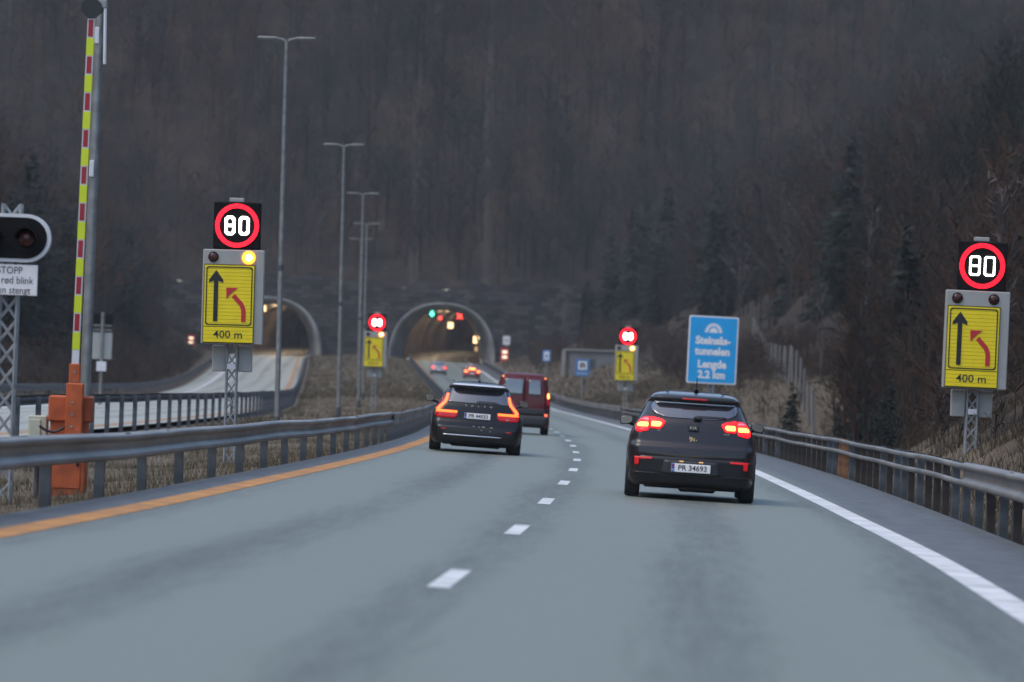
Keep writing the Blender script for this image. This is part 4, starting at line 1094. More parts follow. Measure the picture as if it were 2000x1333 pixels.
def hatchback():
    Y = F_PX/147.0; x = px_x(1345, 976, Y); z = float(road_z(x, Y)) + .004
    wz = [(.17, .80), (.22, .84), (.34, .86), (.50, .866), (.66, .866), (.74, .86), (.85, .838), (.95, .795), (1.0, .765), (1.06, .735), (1.12, .705), (1.20, .672), (1.28, .64), (1.35, .60), (1.385, .57), (1.41, .53), (1.43, .47), (1.445, .38), (1.455, .14)]
    rz = [(.17, .10), (.22, .03), (.34, .0), (.60, .0), (.70, .015), (.725, .05), (.75, .075), (.9, .105), (1.0, .14), (1.06, .175), (1.10, .22), (1.30, .42), (1.315, .36), (1.335, .33), (1.37, .335), (1.388, .37), (1.41, .49), (1.43, .64), (1.445, .84), (1.455, 1.2)]
    fz = [(.17, 3.9), (.3, 4.02), (.5, 4.05), (.7, 3.98), (.82, 3.85), (.90, 3.5), (.98, 3.05), (1.03, 2.9), (1.2, 2.55), (1.35, 2.15), (1.41, 1.9), (1.445, 1.55), (1.455, 1.3)]
    c = Car('hatchback', 'charcoal hatchback with glowing tail lights in the right-hand lane', (x, Y, z), -heading(Y), car_shell(wz, rz, fz, .05), 'kia_paint', BANK)
    # glazing
    win = [(1.085, -.30, .30), (1.10, -.42, .42), (1.13, -.52, .52), (1.16, -.568, .568), (1.20, -.575, .575), (1.26, -.565, .565), (1.30, -.53, .53)]
    c.patch('rear_window', win, 'glass', .008, nr=14, nc=22)
    sp = c.patch('spoiler', [(1.305, -.56, .56), (1.325, -.565, .565), (1.35, -.55, .55), (1.374, -.515, .515)], 'plastic', .012, nr=8, nc=24)
    c.patch('brake_light', [(1.335, -.17, .17), (1.355, -.16, .16)], 'tail_dull', .02, sp, nr=4, nc=10)
    for sg in (1, -1):
        c.patch('side_window', [(1.03, .95, 2.72), (1.12, .78, 2.55), (1.22, .74, 2.35), (1.32, .80, 2.05)], 'glass', .006, face='side', sg=sg, nc=18)
        # tail lights: two-part lens across the hatch shut line
        outer = c.patch('tail_light', [(.875, .70, .742), (.90, .60, .768), (.95, .585, .765), (1.0, .585, .742), (1.05, .585, .70), (1.08, .585, .64)], 'tail_red', .014, sg=sg, nc=10)
        inner = c.patch('tail_light', [(.93, .44, .565), (.96, .41, .572), (1.0, .385, .572), (1.03, .375, .572), (1.06, .43, .572), (1.083, .54, .572)], 'tail_red', .014, sg=sg, nc=12)
        c.patch('lit_bulb', [(.945, .61, .745), (.965, .60, .75), (.99, .60, .735), (1.005, .61, .70)], 'tail_core', .019, outer, sg=sg, nc=8, nr=5)
        c.patch('lit_bulb', [(.955, .455, .56), (.975, .43, .562), (1.005, .42, .562), (1.022, .45, .55)], 'tail_core', .019, inner, sg=sg, nc=8, nr=5)
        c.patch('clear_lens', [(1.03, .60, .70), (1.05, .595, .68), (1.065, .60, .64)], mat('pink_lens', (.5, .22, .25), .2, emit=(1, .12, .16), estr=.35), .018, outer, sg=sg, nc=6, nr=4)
        c.patch('reflector', [(.435, .70, .752), (.515, .695, .755), (.520, .52, .76), (.545, .515, .765)], 'reflector', .012, sg=sg, nc=14, nr=6)
        c.patch('bumper_crease', [(.315, .46, .76), (.333, .44, .785), (.345, .50, .79)], 'kia_paint', .03, sg=sg, nc=10, nr=5)
        c.mirror(sg*.905, 2.35, 1.005, .185, .125, 'kia_paint')
        for yw in (.62, 3.2): c.wheel(sg*.765, yw, .31, .20)
        text('badge', 'RIO' if sg < 0 else 'ecodyn', .028, 'chrome', c.body, sg*.45, .905, c.ry(sg*.45, .905) - .006, ext=.002)
        mb = MB(); mb.tube([(sg*.36, .52, 1.43), (sg*.40, .9, 1.452)], .008, 6); mb.build('roof_strip', 'plastic', c.root)
    # hatch shut lines, bumper and ledge
    c.patch('bumper', [(.19, -.70, .70), (.24, -.76, .76), (.40, -.79, .79), (.52, -.80, .80), (.56, -.66, .66)], 'plastic_gloss', .005, nr=10, nc=26)
    c.patch('number_recess', [(.335, -.36, .36), (.36, -.40, .40), (.52, -.36, .36)], 'plastic', .008, nr=6, nc=12)
    c.plate(.0, .425, 'PR 34693', .012)
    for sg in (-.13, .13): c.box_on('plate_lamp', sg, .512, .06, .018, 'plate_lamp', None, .012, .012)
    b, yb = c.box_on('badge_holder', .0, .955, .145, .078, 'plastic', None, .018, .004, .012)
    text('lettering', 'KIA', .052, 'chrome', b, 0, .962, yb - .003, ext=.003, sx=1.2)
    mb = MB()
    for (a, q, w_, h_) in ((-.035, .825, .018, .035), (-.012, .815, .022, .05), (.02, .808, .016, .045), (.05, .80, .014, .018), (-.03, .785, .012, .02)):
        mb.box((a, c.ry(a, q) - .004, q), (w_, .004, h_), bev=.001)
    mb.build('small_mark', mat('gold_marks', (.72, .5, .25), .3, .6), c.body)  # a few small gold marks on the hatch
    c.patch('wiper', [(1.105, .03, .42), (1.118, .02, .44), (1.13, .05, .40)], 'plastic', .02, nr=4, nc=8)
    mb = MB(); mb.box((.05, c.ry(.05, 1.07) - .02, 1.095), (.11, .05, .05), bev=.015); mb.build('wiper_hub', 'plastic', c.root)
    for sx in (-.64, -.2, .24, .66): mb = MB(); mb.disc((sx, .62), .012, c.ry(sx, .62) - .004, c.ry(sx, .62) + .01, 10); mb.build('parking_sensor', 'plastic', c.root)
    mb = MB(); mb.tube([(.015, .80, 1.455), (.015, .70, 1.64)], [.008, .005], 8); mb.tube([(.015, .85, 1.445), (.015, .72, 1.49)], [.04, .012], 8); mb.build('antenna', 'plastic', c.root)
    mb = MB(); mb.box((0, 1.9, .2), (1.25, 3.2, .12), bev=.03); mb.box((.1, .42, .155), (.5, .3, .1), bev=.03); mb.tube([(-.42, .25, .19), (-.42, .7, .19)], .03, 10); mb.build('underbody', 'plastic', c.root)
    c.patch('windscreen', [(1.05, -.64, .64), (1.2, -.60, .60), (1.36, -.50, .50)], 'glass', .006, face='front', nr=8)
MT['plastic_gloss'] = mat('dark_gloss_bumper', (.012, .011, .013), .4, .0, .3, coat=.3)
hatchback()

def estate():
    Y = F_PX/98.0; x = px_x(927, 884, Y); z = float(road_z(x, Y)) + .004
    wz = [(.16, .84), (.22, .89), (.35, .915), (.50, .92), (.66, .905), (.78, .87), (.88, .82), (.95, .775), (1.05, .72), (1.15, .68), (1.25, .63), (1.32, .585), (1.36, .54), (1.39, .47), (1.41, .38), (1.43, .14)]
    rz = [(.16, .12), (.22, .03), (.35, .0), (.5, .01), (.60, .04), (.65, .075), (.8, .10), (.92, .14), (.97, .17), (1.28, .44), (1.30, .34), (1.33, .31), (1.352, .335), (1.375, .48), (1.395, .66), (1.412, .92), (1.43, 1.4)]
    fz = [(.16, 4.6), (.3, 4.74), (.55, 4.76), (.72, 4.66), (.84, 4.4), (.92, 3.9), (.99, 3.3), (1.1, 3.05), (1.25, 2.65), (1.36, 2.25), (1.41, 1.85), (1.43, 1.5)]
    c = Car('estate_car', 'black estate car with slim L-shaped glowing tail lights in the left lane', (x, Y, z), -heading(Y) + .034, car_shell(wz, rz, fz, .06), 'volvo_paint', BANK + .012)
    c.patch('rear_window', [(.985, -.62, .62), (1.05, -.60, .60), (1.15, -.575, .575), (1.25, -.535, .535), (1.285, -.51, .51)], 'glass', .008, nr=12, nc=20)
    sp = c.patch('spoiler', [(1.285, -.535, .535), (1.31, -.54, .54), (1.345, -.53, .53), (1.365, -.50, .50)], 'volvo_paint', .012, nr=8, nc=20)
    c.patch('spoiler_highlight', [(1.335, -.535, .535), (1.352, -.535, .535), (1.368, -.51, .51)], mat('painted_highlight', (.62, .63, .66), .35, .1), .02, sp, nr=4, nc=20)  # pale strip paints the bright reflection along the spoiler edge
    for sg in (1, -1):
        c.patch('side_window', [(.98, .85, 3.15), (1.10, .75, 2.95), (1.22, .72, 2.65), (1.32, .78, 2.25)], 'glass', .006, face='side', sg=sg, nc=18)
        hs = c.patch('tail_light', [(.67, .46, .80), (.72, .40, .85), (.82, .395, .85), (.835, .70, .845), (.90, .68, .82), (.98, .62, .765), (1.08, .595, .70), (1.17, .57, .64)], 'tail_dull', .010, sg=sg, nc=14, nr=16)
        c.patch('light_strip', [(.775, .41, .83), (.822, .405, .835), (.8221, .745, .835), (.86, .74, .825), (.885, .715, .80), (.985, .625, .69), (1.05, .607, .66), (1.155, .585, .632)], 'tail_line', .017, hs, sg=sg, nc=12, nr=16, depth=.012)
        c.patch('reflector', [(.44, .60, .70), (.46, .60, .70)], 'tail_dull', .008, sg=sg, nc=4, nr=3)
        c.mirror(sg*.965, 2.85, 1.03, .20, .135, 'volvo_paint')
        for yw in (.85, 3.75): c.wheel(sg*.80, yw, .345, .235)
        mb = MB(); mb.tube([(sg*.50, .55, 1.40), (sg*.52, 1.2, 1.425), (sg*.50, 2.2, 1.40)], .014, 6); mb.build('roof_rail', 'chrome', c.root)
    for i, ch in enumerate('VOLVO'): 
        xx = -.24 + .125*i; text('lettering', ch, .05, 'chrome', c.body, xx, .935, c.ry(xx, .935) - .005, ext=.003, off=.001, sx=1.2)
    c.box_on('badge', .60, .70, .06, .02, 'chrome', c.body, .005)
    c.patch('lower_bumper', [(.18, -.76, .76), (.24, -.82, .82), (.40, -.85, .85), (.52, -.84, .84)], 'plastic_gloss', .006, nr=8, nc=22)
    c.patch('trim_strip', [(.325, -.66, .50), (.348, -.67, .52)], 'chrome', .014, nr=3, nc=20)
    c.plate(.0, .735, 'PR 44033', .008)
    mb = MB()
    for (a, q) in ((-.06, .53), (.05, .52), (.12, .53), (.15, .53), (.28, .525), (.31, .53), (.10, .46), (.27, .45)): mb.box((a, c.ry(a, q) - .004, q), (.022, .004, .018), bev=.001)
    mb.build('small_mark', mat('gold_glint', (.7, .55, .38), .3, .5), c.body)  # small gold marks painted in for lights reflected in the bumper
    mb = MB(); mb.box((0, 2.2, .2), (1.35, 3.8, .12), bev=.03); mb.box((0, .5, .16), (1.0, .3, .1), bev=.03); mb.build('underbody', 'plastic', c.root)
    mb = MB(); mb.box((0, 1.0, 1.44), (.05, .14, .05), bev=.015); mb.build('roof_fin', 'plastic', c.root)
    c.patch('wiper', [(1.0, -.03, .42), (1.015, -.04, .43), (1.04, .0, .30)], 'plastic', .02, nr=4, nc=8)
    c.patch('windscreen', [(1.02, -.68, .68), (1.2, -.62, .62), (1.34, -.52, .52)], 'glass', .006, face='front', nr=8)
estate()

def van():
    Y = F_PX/65.0; x = px_x(1017, 857, Y); z = float(road_z(x, Y)) + .004
    wz = [(.22, .76), (.30, .81), (.5, .83), (.8, .835), (1.0, .825), (1.15, .80), (1.35, .765), (1.55, .73), (1.70, .69), (1.76, .65), (1.80, .58), (1.82, .48), (1.835, .15)]
    rz = [(.22, .10), (.28, .0), (.5, .0), (.56, .04), (.62, .07), (1.0, .08), (1.4, .12), (1.7, .17), (1.76, .20), (1.80, .27), (1.82, .4), (1.835, .9)]
    fz = [(.22, 3.85), (.4, 4.0), (.7, 3.95), (.9, 3.75), (1.05, 3.3), (1.12, 3.1), (1.5, 2.6), (1.72, 2.2), (1.8, 1.95), (1.835, 1.5)]
    c = Car('red_van', 'wine-red van with twin rear doors, ahead of the black estate car', (x, Y, z), -heading(Y) + .01, car_shell(wz, rz, fz, .03, .10, .14, .01), 'van_paint', BANK)
    bx = .06
    dl = c.patch('rear_door', [(.60, -.72, bx-.012), (1.2, -.70, bx-.012), (1.70, -.61, bx-.012)], 'van_paint', .012, nr=10, nc=12)
    dr = c.patch('rear_door', [(.60, bx+.012, .70), (1.2, bx+.012, .68), (1.70, bx+.012, .60)], 'van_paint', .012, nr=10, nc=12)
    c.patch('rear_window', [(1.17, -.60, -.02), (1.22, -.62, .0), (1.58, -.575, .0), (1.64, -.54, -.02)], 'glass', .02, dl, nr=8, nc=12)
    c.patch('rear_window', [(1.17, .16, .52), (1.22, .14, .545), (1.58, .14, .51), (1.64, .16, .48)], 'glass', .02, dr, nr=8, nc=12)
    c.box_on('handle', .02, .95, .10, .05, 'plastic', dr, .03, .03)
    c.patch('bumper', [(.25, -.76, .76), (.32, -.80, .80), (.52, -.80, .80), (.56, -.78, .78)], 'plastic', .02, nr=6, nc=18)
    c.patch('lower_panel', [(.58, -.74, .74), (.76, -.74, .74)], 'plastic_gloss', .018, nr=4, nc=16)
    for sg in (1, -1):
        hs = c.patch('tail_light', [(.90, .735, .80), (1.0, .725, .805), (1.28, .715, .775), (1.32, .715, .76)], 'tail_dull', .016, sg=sg, nc=6, nr=8)
        c.patch('lit_bulb', [(1.10, .735, .79), (1.13, .725, .792), (1.22, .722, .782), (1.25, .73, .775)], 'tail_core', .022, hs, sg=sg, nc=5, nr=5)
        c.patch('reflector', [(.56, .68, .755), (.59, .67, .765), (.63, .68, .755)], 'tail_core2', .024, sg=sg, nc=5, nr=4)  # made emissive here, though a reflector holds no lamp
        c.box_on('marker_lamp', sg*.635, 1.70, .055, .05, 'marker', None, .02)
        c.mirror(sg*.94, 2.75, 1.14, .17, .16, 'plastic')
        for yw in (.75, 3.3): c.wheel(sg*.73, yw, .31, .19)
        c.patch('side_window', [(1.1, 2.0, 2.9), (1.4, 1.9, 2.62), (1.58, 1.9, 2.4)], 'glass', .006, face='side', sg=sg, nc=10)
    mb = MB(); mb.box((0, 1.9, .26), (1.2, 3.2, .12), bev=.03); mb.tube([(-.3, .15, .24), (-.3, .6, .24)], .03, 8); mb.build('underbody', 'plastic', c.root)
    c.patch('windscreen', [(1.16, -.68, .68), (1.4, -.66, .66), (1.66, -.60, .60)], 'glass', .006, face='front', nr=8)
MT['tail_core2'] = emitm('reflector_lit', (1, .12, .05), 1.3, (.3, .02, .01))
MT['marker'] = emitm('marker_orange', (1, .3, .08), .9, (.3, .05, .02))
van()

def distant_car(px, py, d, label, paint, three):
    x = px_x(px, py, d); z = float(road_z(x, d)) + .004
    wz = [(.18, .80), (.3, .87), (.6, .885), (.8, .85), (.92, .79), (1.0, .74), (1.2, .66), (1.36, .57), (1.42, .45), (1.45, .15)]
    rz = [(.18, .1), (.3, .0), (.6, .02), (.7, .08), (.9, .12), (1.0, .25), (1.3, .6), (1.4, .8), (1.45, 1.3)]
    fz = [(.18, 4.2), (.4, 4.35), (.7, 4.2), (.88, 3.7), (.98, 3.0), (1.2, 2.55), (1.38, 2.1), (1.45, 1.7)]
    c = Car('saloon_car', label, (x, d, z), -heading(d), car_shell(wz, rz, fz, .06), paint, BANK)
    c.patch('rear_window', [(1.0, -.62, .62), (1.2, -.57, .57), (1.34, -.5, .5)], 'glass', .01)
    for sg in (1, -1):
        hs = c.patch('tail_light', [(.68, .52, .82), (.78, .46, .84), (.88, .46, .80)], 'tail_red', .015, sg=sg)
        c.patch('lit_bulb', [(.72, .56, .80), (.78, .52, .82), (.85, .54, .78)], 'tail_core' if three else 'tail_core2', .022, hs, sg=sg, nc=6, nr=5)
        for yw in (.8, 3.4): c.wheel(sg*.77, yw, .32, .21)
        c.mirror(sg*.95, 2.6, 1.0, .18, .13, paint)
        c.patch('side_window', [(1.0, .95, 2.85), (1.2, .85, 2.5), (1.34, .95, 2.1)], 'glass', .006, face='side', sg=sg)
    if three: c.patch('brake_light', [(.98, -.34, .34), (1.04, -.36, .36), (1.12, -.30, .30)], 'tail_core', .03, nc=8, nr=4)
    c.box_on('number_plate', 0, .55, .5, .11, 'white')
    c.patch('bumper', [(.2, -.76, .76), (.3, -.80, .80), (.42, -.80, .80)], 'plastic', .01)
    c.patch('windscreen', [(1.02, -.64, .64), (1.2, -.6, .6), (1.36, -.5, .5)], 'glass', .006, face='front', nr=6)
distant_car(857, 726, 500, 'small silver car near the tunnel mouth in the left lane', 'silver_paint', False)
distant_car(922, 728, 490, 'small red car braking with three red lights near the tunnel mouth', 'red_paint', True)

# ------------------------------------------------------------------ vegetation
def bare_tree(seed, H, spread=.32, nb=15, nt_=7, r0=None, tw=1.0):
    """returns tris of (verts, faces, part id): trunk/limbs = 0, twigs = 1"""
    r = np.random.default_rng(seed); V = []; Fq = []; part = []
    def tube(pts, rad, n, pid):
        nonlocal V, Fq
        o = sum(len(a) for a in V); ring = []
        for i, p in enumerate(pts):
            d = pts[min(i+1, len(pts)-1)] - pts[max(i-1, 0)]; d = d/(np.linalg.norm(d)+1e-9)
            a = np.cross(d, [0, 0, 1] if abs(d[2]) < .9 else [1, 0, 0]); a /= np.linalg.norm(a); b = np.cross(d, a)
            ring.append([p + (a*math.cos(2*math.pi*k/n) + b*math.sin(2*math.pi*k/n))*rad[i] for k in range(n)])
        V.append(np.array(ring).reshape(-1, 3))
        for i in range(len(pts)-1):
            for k in range(n):
                q = [o+i*n+k, o+i*n+(k+1) % n, o+(i+1)*n+(k+1) % n, o+(i+1)*n+k]
                Fq.append([q[0], q[1], q[2]]); Fq.append([q[0], q[2], q[3]]); part.extend([pid, pid])
    nseg = 6; ph = r.uniform(0, 6, 2); am = r.uniform(.01, .035)*H
    tr = np.array([[am*math.sin(ph[0] + 3*t)*t, am*math.cos(ph[1] + 2.5*t)*t, H*t] for t in np.linspace(0, 1, nseg+1)])
    R = r0 or H*.0125
    tube(tr, [R*(1-.9*t) for t in np.linspace(0, 1, nseg+1)], 5, 0)
    for b in range(nb):
        t = r.uniform(.28, .97); i = min(int(t*nseg), nseg-1); f = t*nseg - i; p0 = tr[i]*(1-f) + tr[i+1]*f
        az = r.uniform(0, 2*math.pi); L = H*spread*(1.1 - .75*t)*r.uniform(.6, 1.15); el = r.uniform(.5, 1.15)
        d = np.array([math.cos(az)*math.cos(el), math.sin(az)*math.cos(el), math.sin(el)])
        p1 = p0 + d*L*.5 + np.array([0, 0, .03*L]); p2 = p1 + (d + np.array([0, 0, .35]))/1.1*L*.5
        tube([p0, p1, p2], [R*(1-t)*.5 + .012, R*(1-t)*.3 + .009, .005], 3, 0)
        for k in range(nt_):
            q = r.uniform(.25, 1); base = p0 + (p1-p0)*min(1, q*2) + (p2-p1)*max(0, q*2-1)
            dd = d + r.normal(0, .55, 3); dd[2] += .25; dd /= np.linalg.norm(dd); l_ = L*r.uniform(.22, .5)
            side = np.cross(dd, r.normal(0, 1, 3)); side /= np.linalg.norm(side); wd = (.016 + .006*H/8)*tw
            o = sum(len(a) for a in V)
            V.append(np.array([base - side*wd, base + side*wd, base + dd*l_*.6 + side*wd*.7 + [0, 0, .05*l_], base + dd*l_]))
            Fq.append([o, o+1, o+2]); Fq.append([o, o+2, o+3]); part.extend([1, 1])
    return np.concatenate(V), np.array(Fq), np.array(part)

def spruce(seed, H):
    r = np.random.default_rng(seed); V = []; n0 = 0
    N = int(H*32)
    for i in range(N):
        t = r.uniform(0, 1)**1.25; z = H*(.07 + .92*t); l_ = (H*.21*(1 - t)**.75 + .15)*r.uniform(.45, 1.2)
        az = r.uniform(0, 6.283); dr = r.uniform(.05, .5) - .35*t; c, q = math.cos(az), math.sin(az)
        u = np.array([c, q, 0]); s = np.array([-q, c, 0]); base = np.array([0, 0, z]); tip = u*l_ + [0, 0, z - l_*dr]
        nsp = 5 + int(l_*5)
        for k in range(nsp):                      # sprays of needles hanging along the bough
            f = r.uniform(.15, 1); p = base + (tip - base)*f; w_ = l_*(.10 + .32*(1 - f))*r.uniform(.6, 1.3) + .05
            sg = 1 if r.uniform() < .5 else -1
            e = p + s*sg*w_ + u*w_*r.uniform(.2, .9) + [0, 0, -w_*r.uniform(0, .7)]
            h = u*.05 + np.array([0, 0, r.uniform(.02, .09)])
            V.append(np.array([p - h, p + h, e])); n0 += 3
    return np.concatenate(V), np.arange(n0).reshape(-1, 3)

# 1. the wood on the hillside: one mass
def in_view(X, Y, Z, H):
    u = X/Y*F_PX; vb = (Z - CAM_H)/Y*F_PX; vt = (Z + H - CAM_H)/Y*F_PX
    return (np.abs(u) < np.where((u > 0) & (Y < 420), 1750, 1300)) & (vb < 900) & (vt > -60)
def woodland():
    N = 100000
    Y = RNG.uniform(120, 735, N); X = RNG.uniform(-110, 110, N)
    z, fo = ground(X, Y); H = RNG.uniform(5.5, 12.5, N)*np.where((X > 0) & (Y < 230) & (X < XC(Y) + 15), RNG.uniform(.35, .8, N), 1.0)
    dens = .55 + .45*vnoise(X, Y, 18, 11) + 1.1*((X > 0) & (Y < 320))
    ok = (fo > .55) & in_view(X, Y, z, H)
    ok &= ~((Y > PORT_Y - 6) & (Y < PORT_Y + 2.5) & (X > WALL_X0 - 2) & (X < WALL_X1 + 2))
    for (kx, ky, kw) in ((px_x(985, 716, 596), 596, 3.0), (px_x(373, 684, 588), 588, 3.0), ((px_x(1097, 735, 470) + px_x(1216, 740, 470))/2, 470, 4.5)):
        ok &= ~((np.abs(X - kx*Y/ky) < kw) & (Y < ky + 5))
    area = 615*220/N
    ok &= RNG.uniform(0, 1, N) < dens*area/4.2
    X, Y, z, H = X[ok], Y[ok], z[ok], H[ok]
    temps = [bare_tree(100 + i, 9.0, spread=RNG.uniform(.26, .40), nb=15, nt_=11, r0=.085) for i in range(12)]
    fine_t = [bare_tree(200 + i, 9.0, spread=RNG.uniform(.2, .3), nb=22, nt_=16, r0=.07, tw=.42) for i in range(8)]
    VV = []; FF = []; CC = []; n0 = 0
    pal = np.array([(.040, .034, .030), (.027, .025, .024), (.052, .037, .028), (.055, .051, .047), (.026, .031, .025), (.11, .105, .095), (.066, .037, .025)])
    red = vnoise(X, Y, 26, 21); tone = .5*vnoise(X, Y, 11, 22) + .5*vnoise(X, Y, 38, 23)
    for i in range(len(X)):
        v, f, p = temps[RNG.integers(len(temps))] if Y[i] > 330 else fine_t[RNG.integers(len(fine_t))]; s = H[i]/9.0; a = RNG.uniform(0, 6.28); c, q = math.cos(a)*s, math.sin(a)*s
        wv = np.stack([v[:, 0]*c - v[:, 1]*q + X[i], v[:, 0]*q + v[:, 1]*c + Y[i], v[:, 2]*s + z[i] - .15], 1)
        VV.append(wv); FF.append(f + n0); n0 += len(v)
        k = RNG.choice(7, p=[.27, .23, .18, .09, .14, .01, .08]); 
        if red[i] > .58 and RNG.uniform() < .55: k = 6 if RNG.uniform() < .6 else 2
        elif red[i] < .36 and RNG.uniform() < .6: k = 4
        col = pal[k]*RNG.uniform(.8, 1.15)*(.2 + 1.5*tone[i])
        CC.append(np.concatenate([np.tile(col, (len(v), 1)), np.ones((len(v), 1))], 1))
    m = bpy.data.materials.new('bare_wood'); m.use_nodes = True; b = m.node_tree.nodes['Principled BSDF']; b.inputs['Roughness'].default_value = .9; b.inputs['Specular IOR Level'].default_value = .2
    at = m.node_tree.nodes.new('ShaderNodeAttribute'); at.attribute_name = 'tint'; m.node_tree.links.new(at.outputs['Color'], b.inputs['Base Color'])
    MT['bare_wood'] = m
    o = np_mesh('woodland', np.concatenate(VV), np.concatenate(FF), m, colattr=np.concatenate(CC))
    tag(o, 'leafless grey-brown wood covering the steep hillside', 'woodland', kind='stuff')
    print('woodland trees', len(X), 'faces', sum(len(f) for f in FF))
woodland()

# 2. trees one can tell apart
def mesh_from(name, v, f, m):
    me = bpy.data.meshes.new(name); me.from_pydata(v.tolist(), [], f.tolist()); me.materials.append(MT[m]); me.update(); return me
SPR = []
for i in range(4):
    v, f = spruce(40 + i, 10.0); tv = MB(); tv.tube([(0, 0, -.4), (0, 0, 4), (0, 0, 9.6)], [.17, .12, .03], 7)
    SPR.append((mesh_from('crown', v, f, 'needles'), tv))
def put_spruce(x, y, H, label, group, k):
    g = gz(x, y); t = thing('spruce_tree', label, 'tree', (x, y, g), random.uniform(0, 6), group)
    s = H/10.0; t.scale = (s, s, s)
    link(bpy.data.objects.new('crown', SPR[k % 4][0]), t)
    if not hasattr(SPR[k % 4][1], 'me'):
        o = SPR[k % 4][1].build('trunk', 'bark_dark', t); SPR[k % 4][1].me = o.data
    else: link(bpy.data.objects.new('trunk', SPR[k % 4][1].me), t)
spr = [(1255, 375, 560, 17, 'tallest dark spruce of the clump above the red-ringed sign on the right verge'), (1305, 405, 570, 17, 'dark spruce right of the tallest one in the clump above the blue tunnel sign'),
       (1402, 400, 540, 15, 'single dark spruce above the blue tunnel sign, right of the clump'), (1195, 440, 590, 13, None), (1340, 470, 560, 13, None), (1230, 520, 590, 10, None), (1290, 530, 600, 10, None),
       (1560, 430, 420, 12, None), (1660, 470, 380, 13, None), (1610, 600, 300, 8, None), 
       (1975, 420, 230, 13, None), (1990, 560, 180, 9, None), (1690, 640, 230, 6, None), (1760, 620, 220, 8, None), (1440, 450, 560, 11, None), (1150, 500, 560, 8, None),
       (60, 470, 330, 13, None), (130, 500, 300, 11, None), (20, 560, 280, 10, None), (250, 520, 420, 12, None)]
for k, (px, ptop, d, H, lab) in enumerate(spr):
    # stand it on the ground where its top reaches that row
    x = px_x(px, ptop, d); best = None
    for dd in np.arange(d*.8, min(d*1.35, 690), 3.0):
        xx = px_x(px, ptop, dd); g = gz(xx, dd); f_ = float(ground(np.array([xx]), np.array([dd]))[1][0])
        e = abs(g + H - px_z(px, ptop, dd)) + (0 if f_ > .5 else 50)
        if best is None or e < best[0]: best = (e, xx, dd)
    grp = 'dark spruces on the right slope' if px > 1000 else 'dark spruces on the left slope'
    put_spruce(best[1], best[2], H, lab or ('dark spruce among bare trees on the slope above the right guardrail' if px > 1450 else 'lower dark spruce of the clump beyond the service building' if px > 1000 else 'dark spruce on the slope behind the barrier'), grp, k)

n = 0
for _ in range(4000):                       # more of them scattered through the dark right-hand slope
    if n >= 30: break
    y = random.uniform(175, 520); x = random.uniform(.045, .122)*y; H = random.uniform(5, 10); g, fo_ = ground(np.array([x]), np.array([y]))
    if fo_[0] < .7 or (float(g[0]) + H*.4 - CAM_H)/y*F_PX > 430 or x/y*F_PX < 430: continue
    put_spruce(x, y, H, 'dark spruce among bare trees on the slope above the right guardrail', 'dark spruces on the right slope', n); n += 1
for k in range(22):                          # low spruces in the hollow behind the two-tube guardrail
    y = random.uniform(122, 172); x = max(float(XC(y)) + 5.45 + random.uniform(2.8, 8.5), .0615*y)
    put_spruce(x, y, random.uniform(1.8, 3.6), 'low dark spruce in the hollow behind the two-tube guardrail', 'low spruces behind the right guardrail', k)
print('spruces', n)

def put_bare(px, pbase, d, H, label, group, seed, pale=True, spread=.3, name='birch_tree', nb=16):
    best = None
    for dd in np.arange(d*.5, min(d*1.6, 700), 2.0):
        xx = px_x(px, pbase, dd); g = gz(xx, dd); e = abs(g - px_z(px, pbase, dd))
        if best is None or e < best[0]: best = (e, xx, dd)
    x, y = best[1], best[2]; g = gz(x, y)
    v, f, p = bare_tree(seed, H, spread*.8, nb, 14, H*.0065)
    t = thing(name, label, 'tree', (x, y, g - .1), 0, group)
    for nm, pid, m in (('trunk', 0, 'bark_pale' if pale else 'bark_dark'), ('crown', 1, 'twigs_pale' if pale else 'twigs')):
        ff = f[p == pid]; u, inv = np.unique(ff, return_inverse=True)
        link(bpy.data.objects.new(nm, mesh_from(nm, v[u], inv.reshape(-1, 3), m)), t)
G = 'pale birches on the hillside'
for k, (px, pb, d, H, lab, pale, sp) in enumerate([
        (1838, 330, 330, 12, 'tall pale-stemmed birch high on the right slope above the unlit lane sign', True, .22),
        (1790, 560, 260, 12, None, True, .22), (1262, 300, 640, 10, None, True, .2), (1440, 640, 330, 8, 'pale bushy bare tree behind the top of the blue tunnel sign', True, .5),
        (1545, 600, 330, 10, None, True, .25), (1690, 700, 240, 9, None, True, .22), (1770, 720, 200, 8, None, True, .25), 
        (1100, 620, 590, 8, None, True, .35), (420, 330, 655, 9, None, True, .25), (620, 500, 630, 6, None, True, .3),
        (1880, 700, 160, 7, None, True, .3), (1600, 760, 215, 6, None, True, .3), (1950, 760, 130, 5, None, False, .4)]):
    put_bare(px, pb, d, H, lab or ('pale thin birch among the dark trees of the right slope' if px > 1430 else 'pale thin birch trunk on the hillside above the tunnels'), G if px <= 1430 else 'pale birches on the right slope', 300 + k, pale, sp)

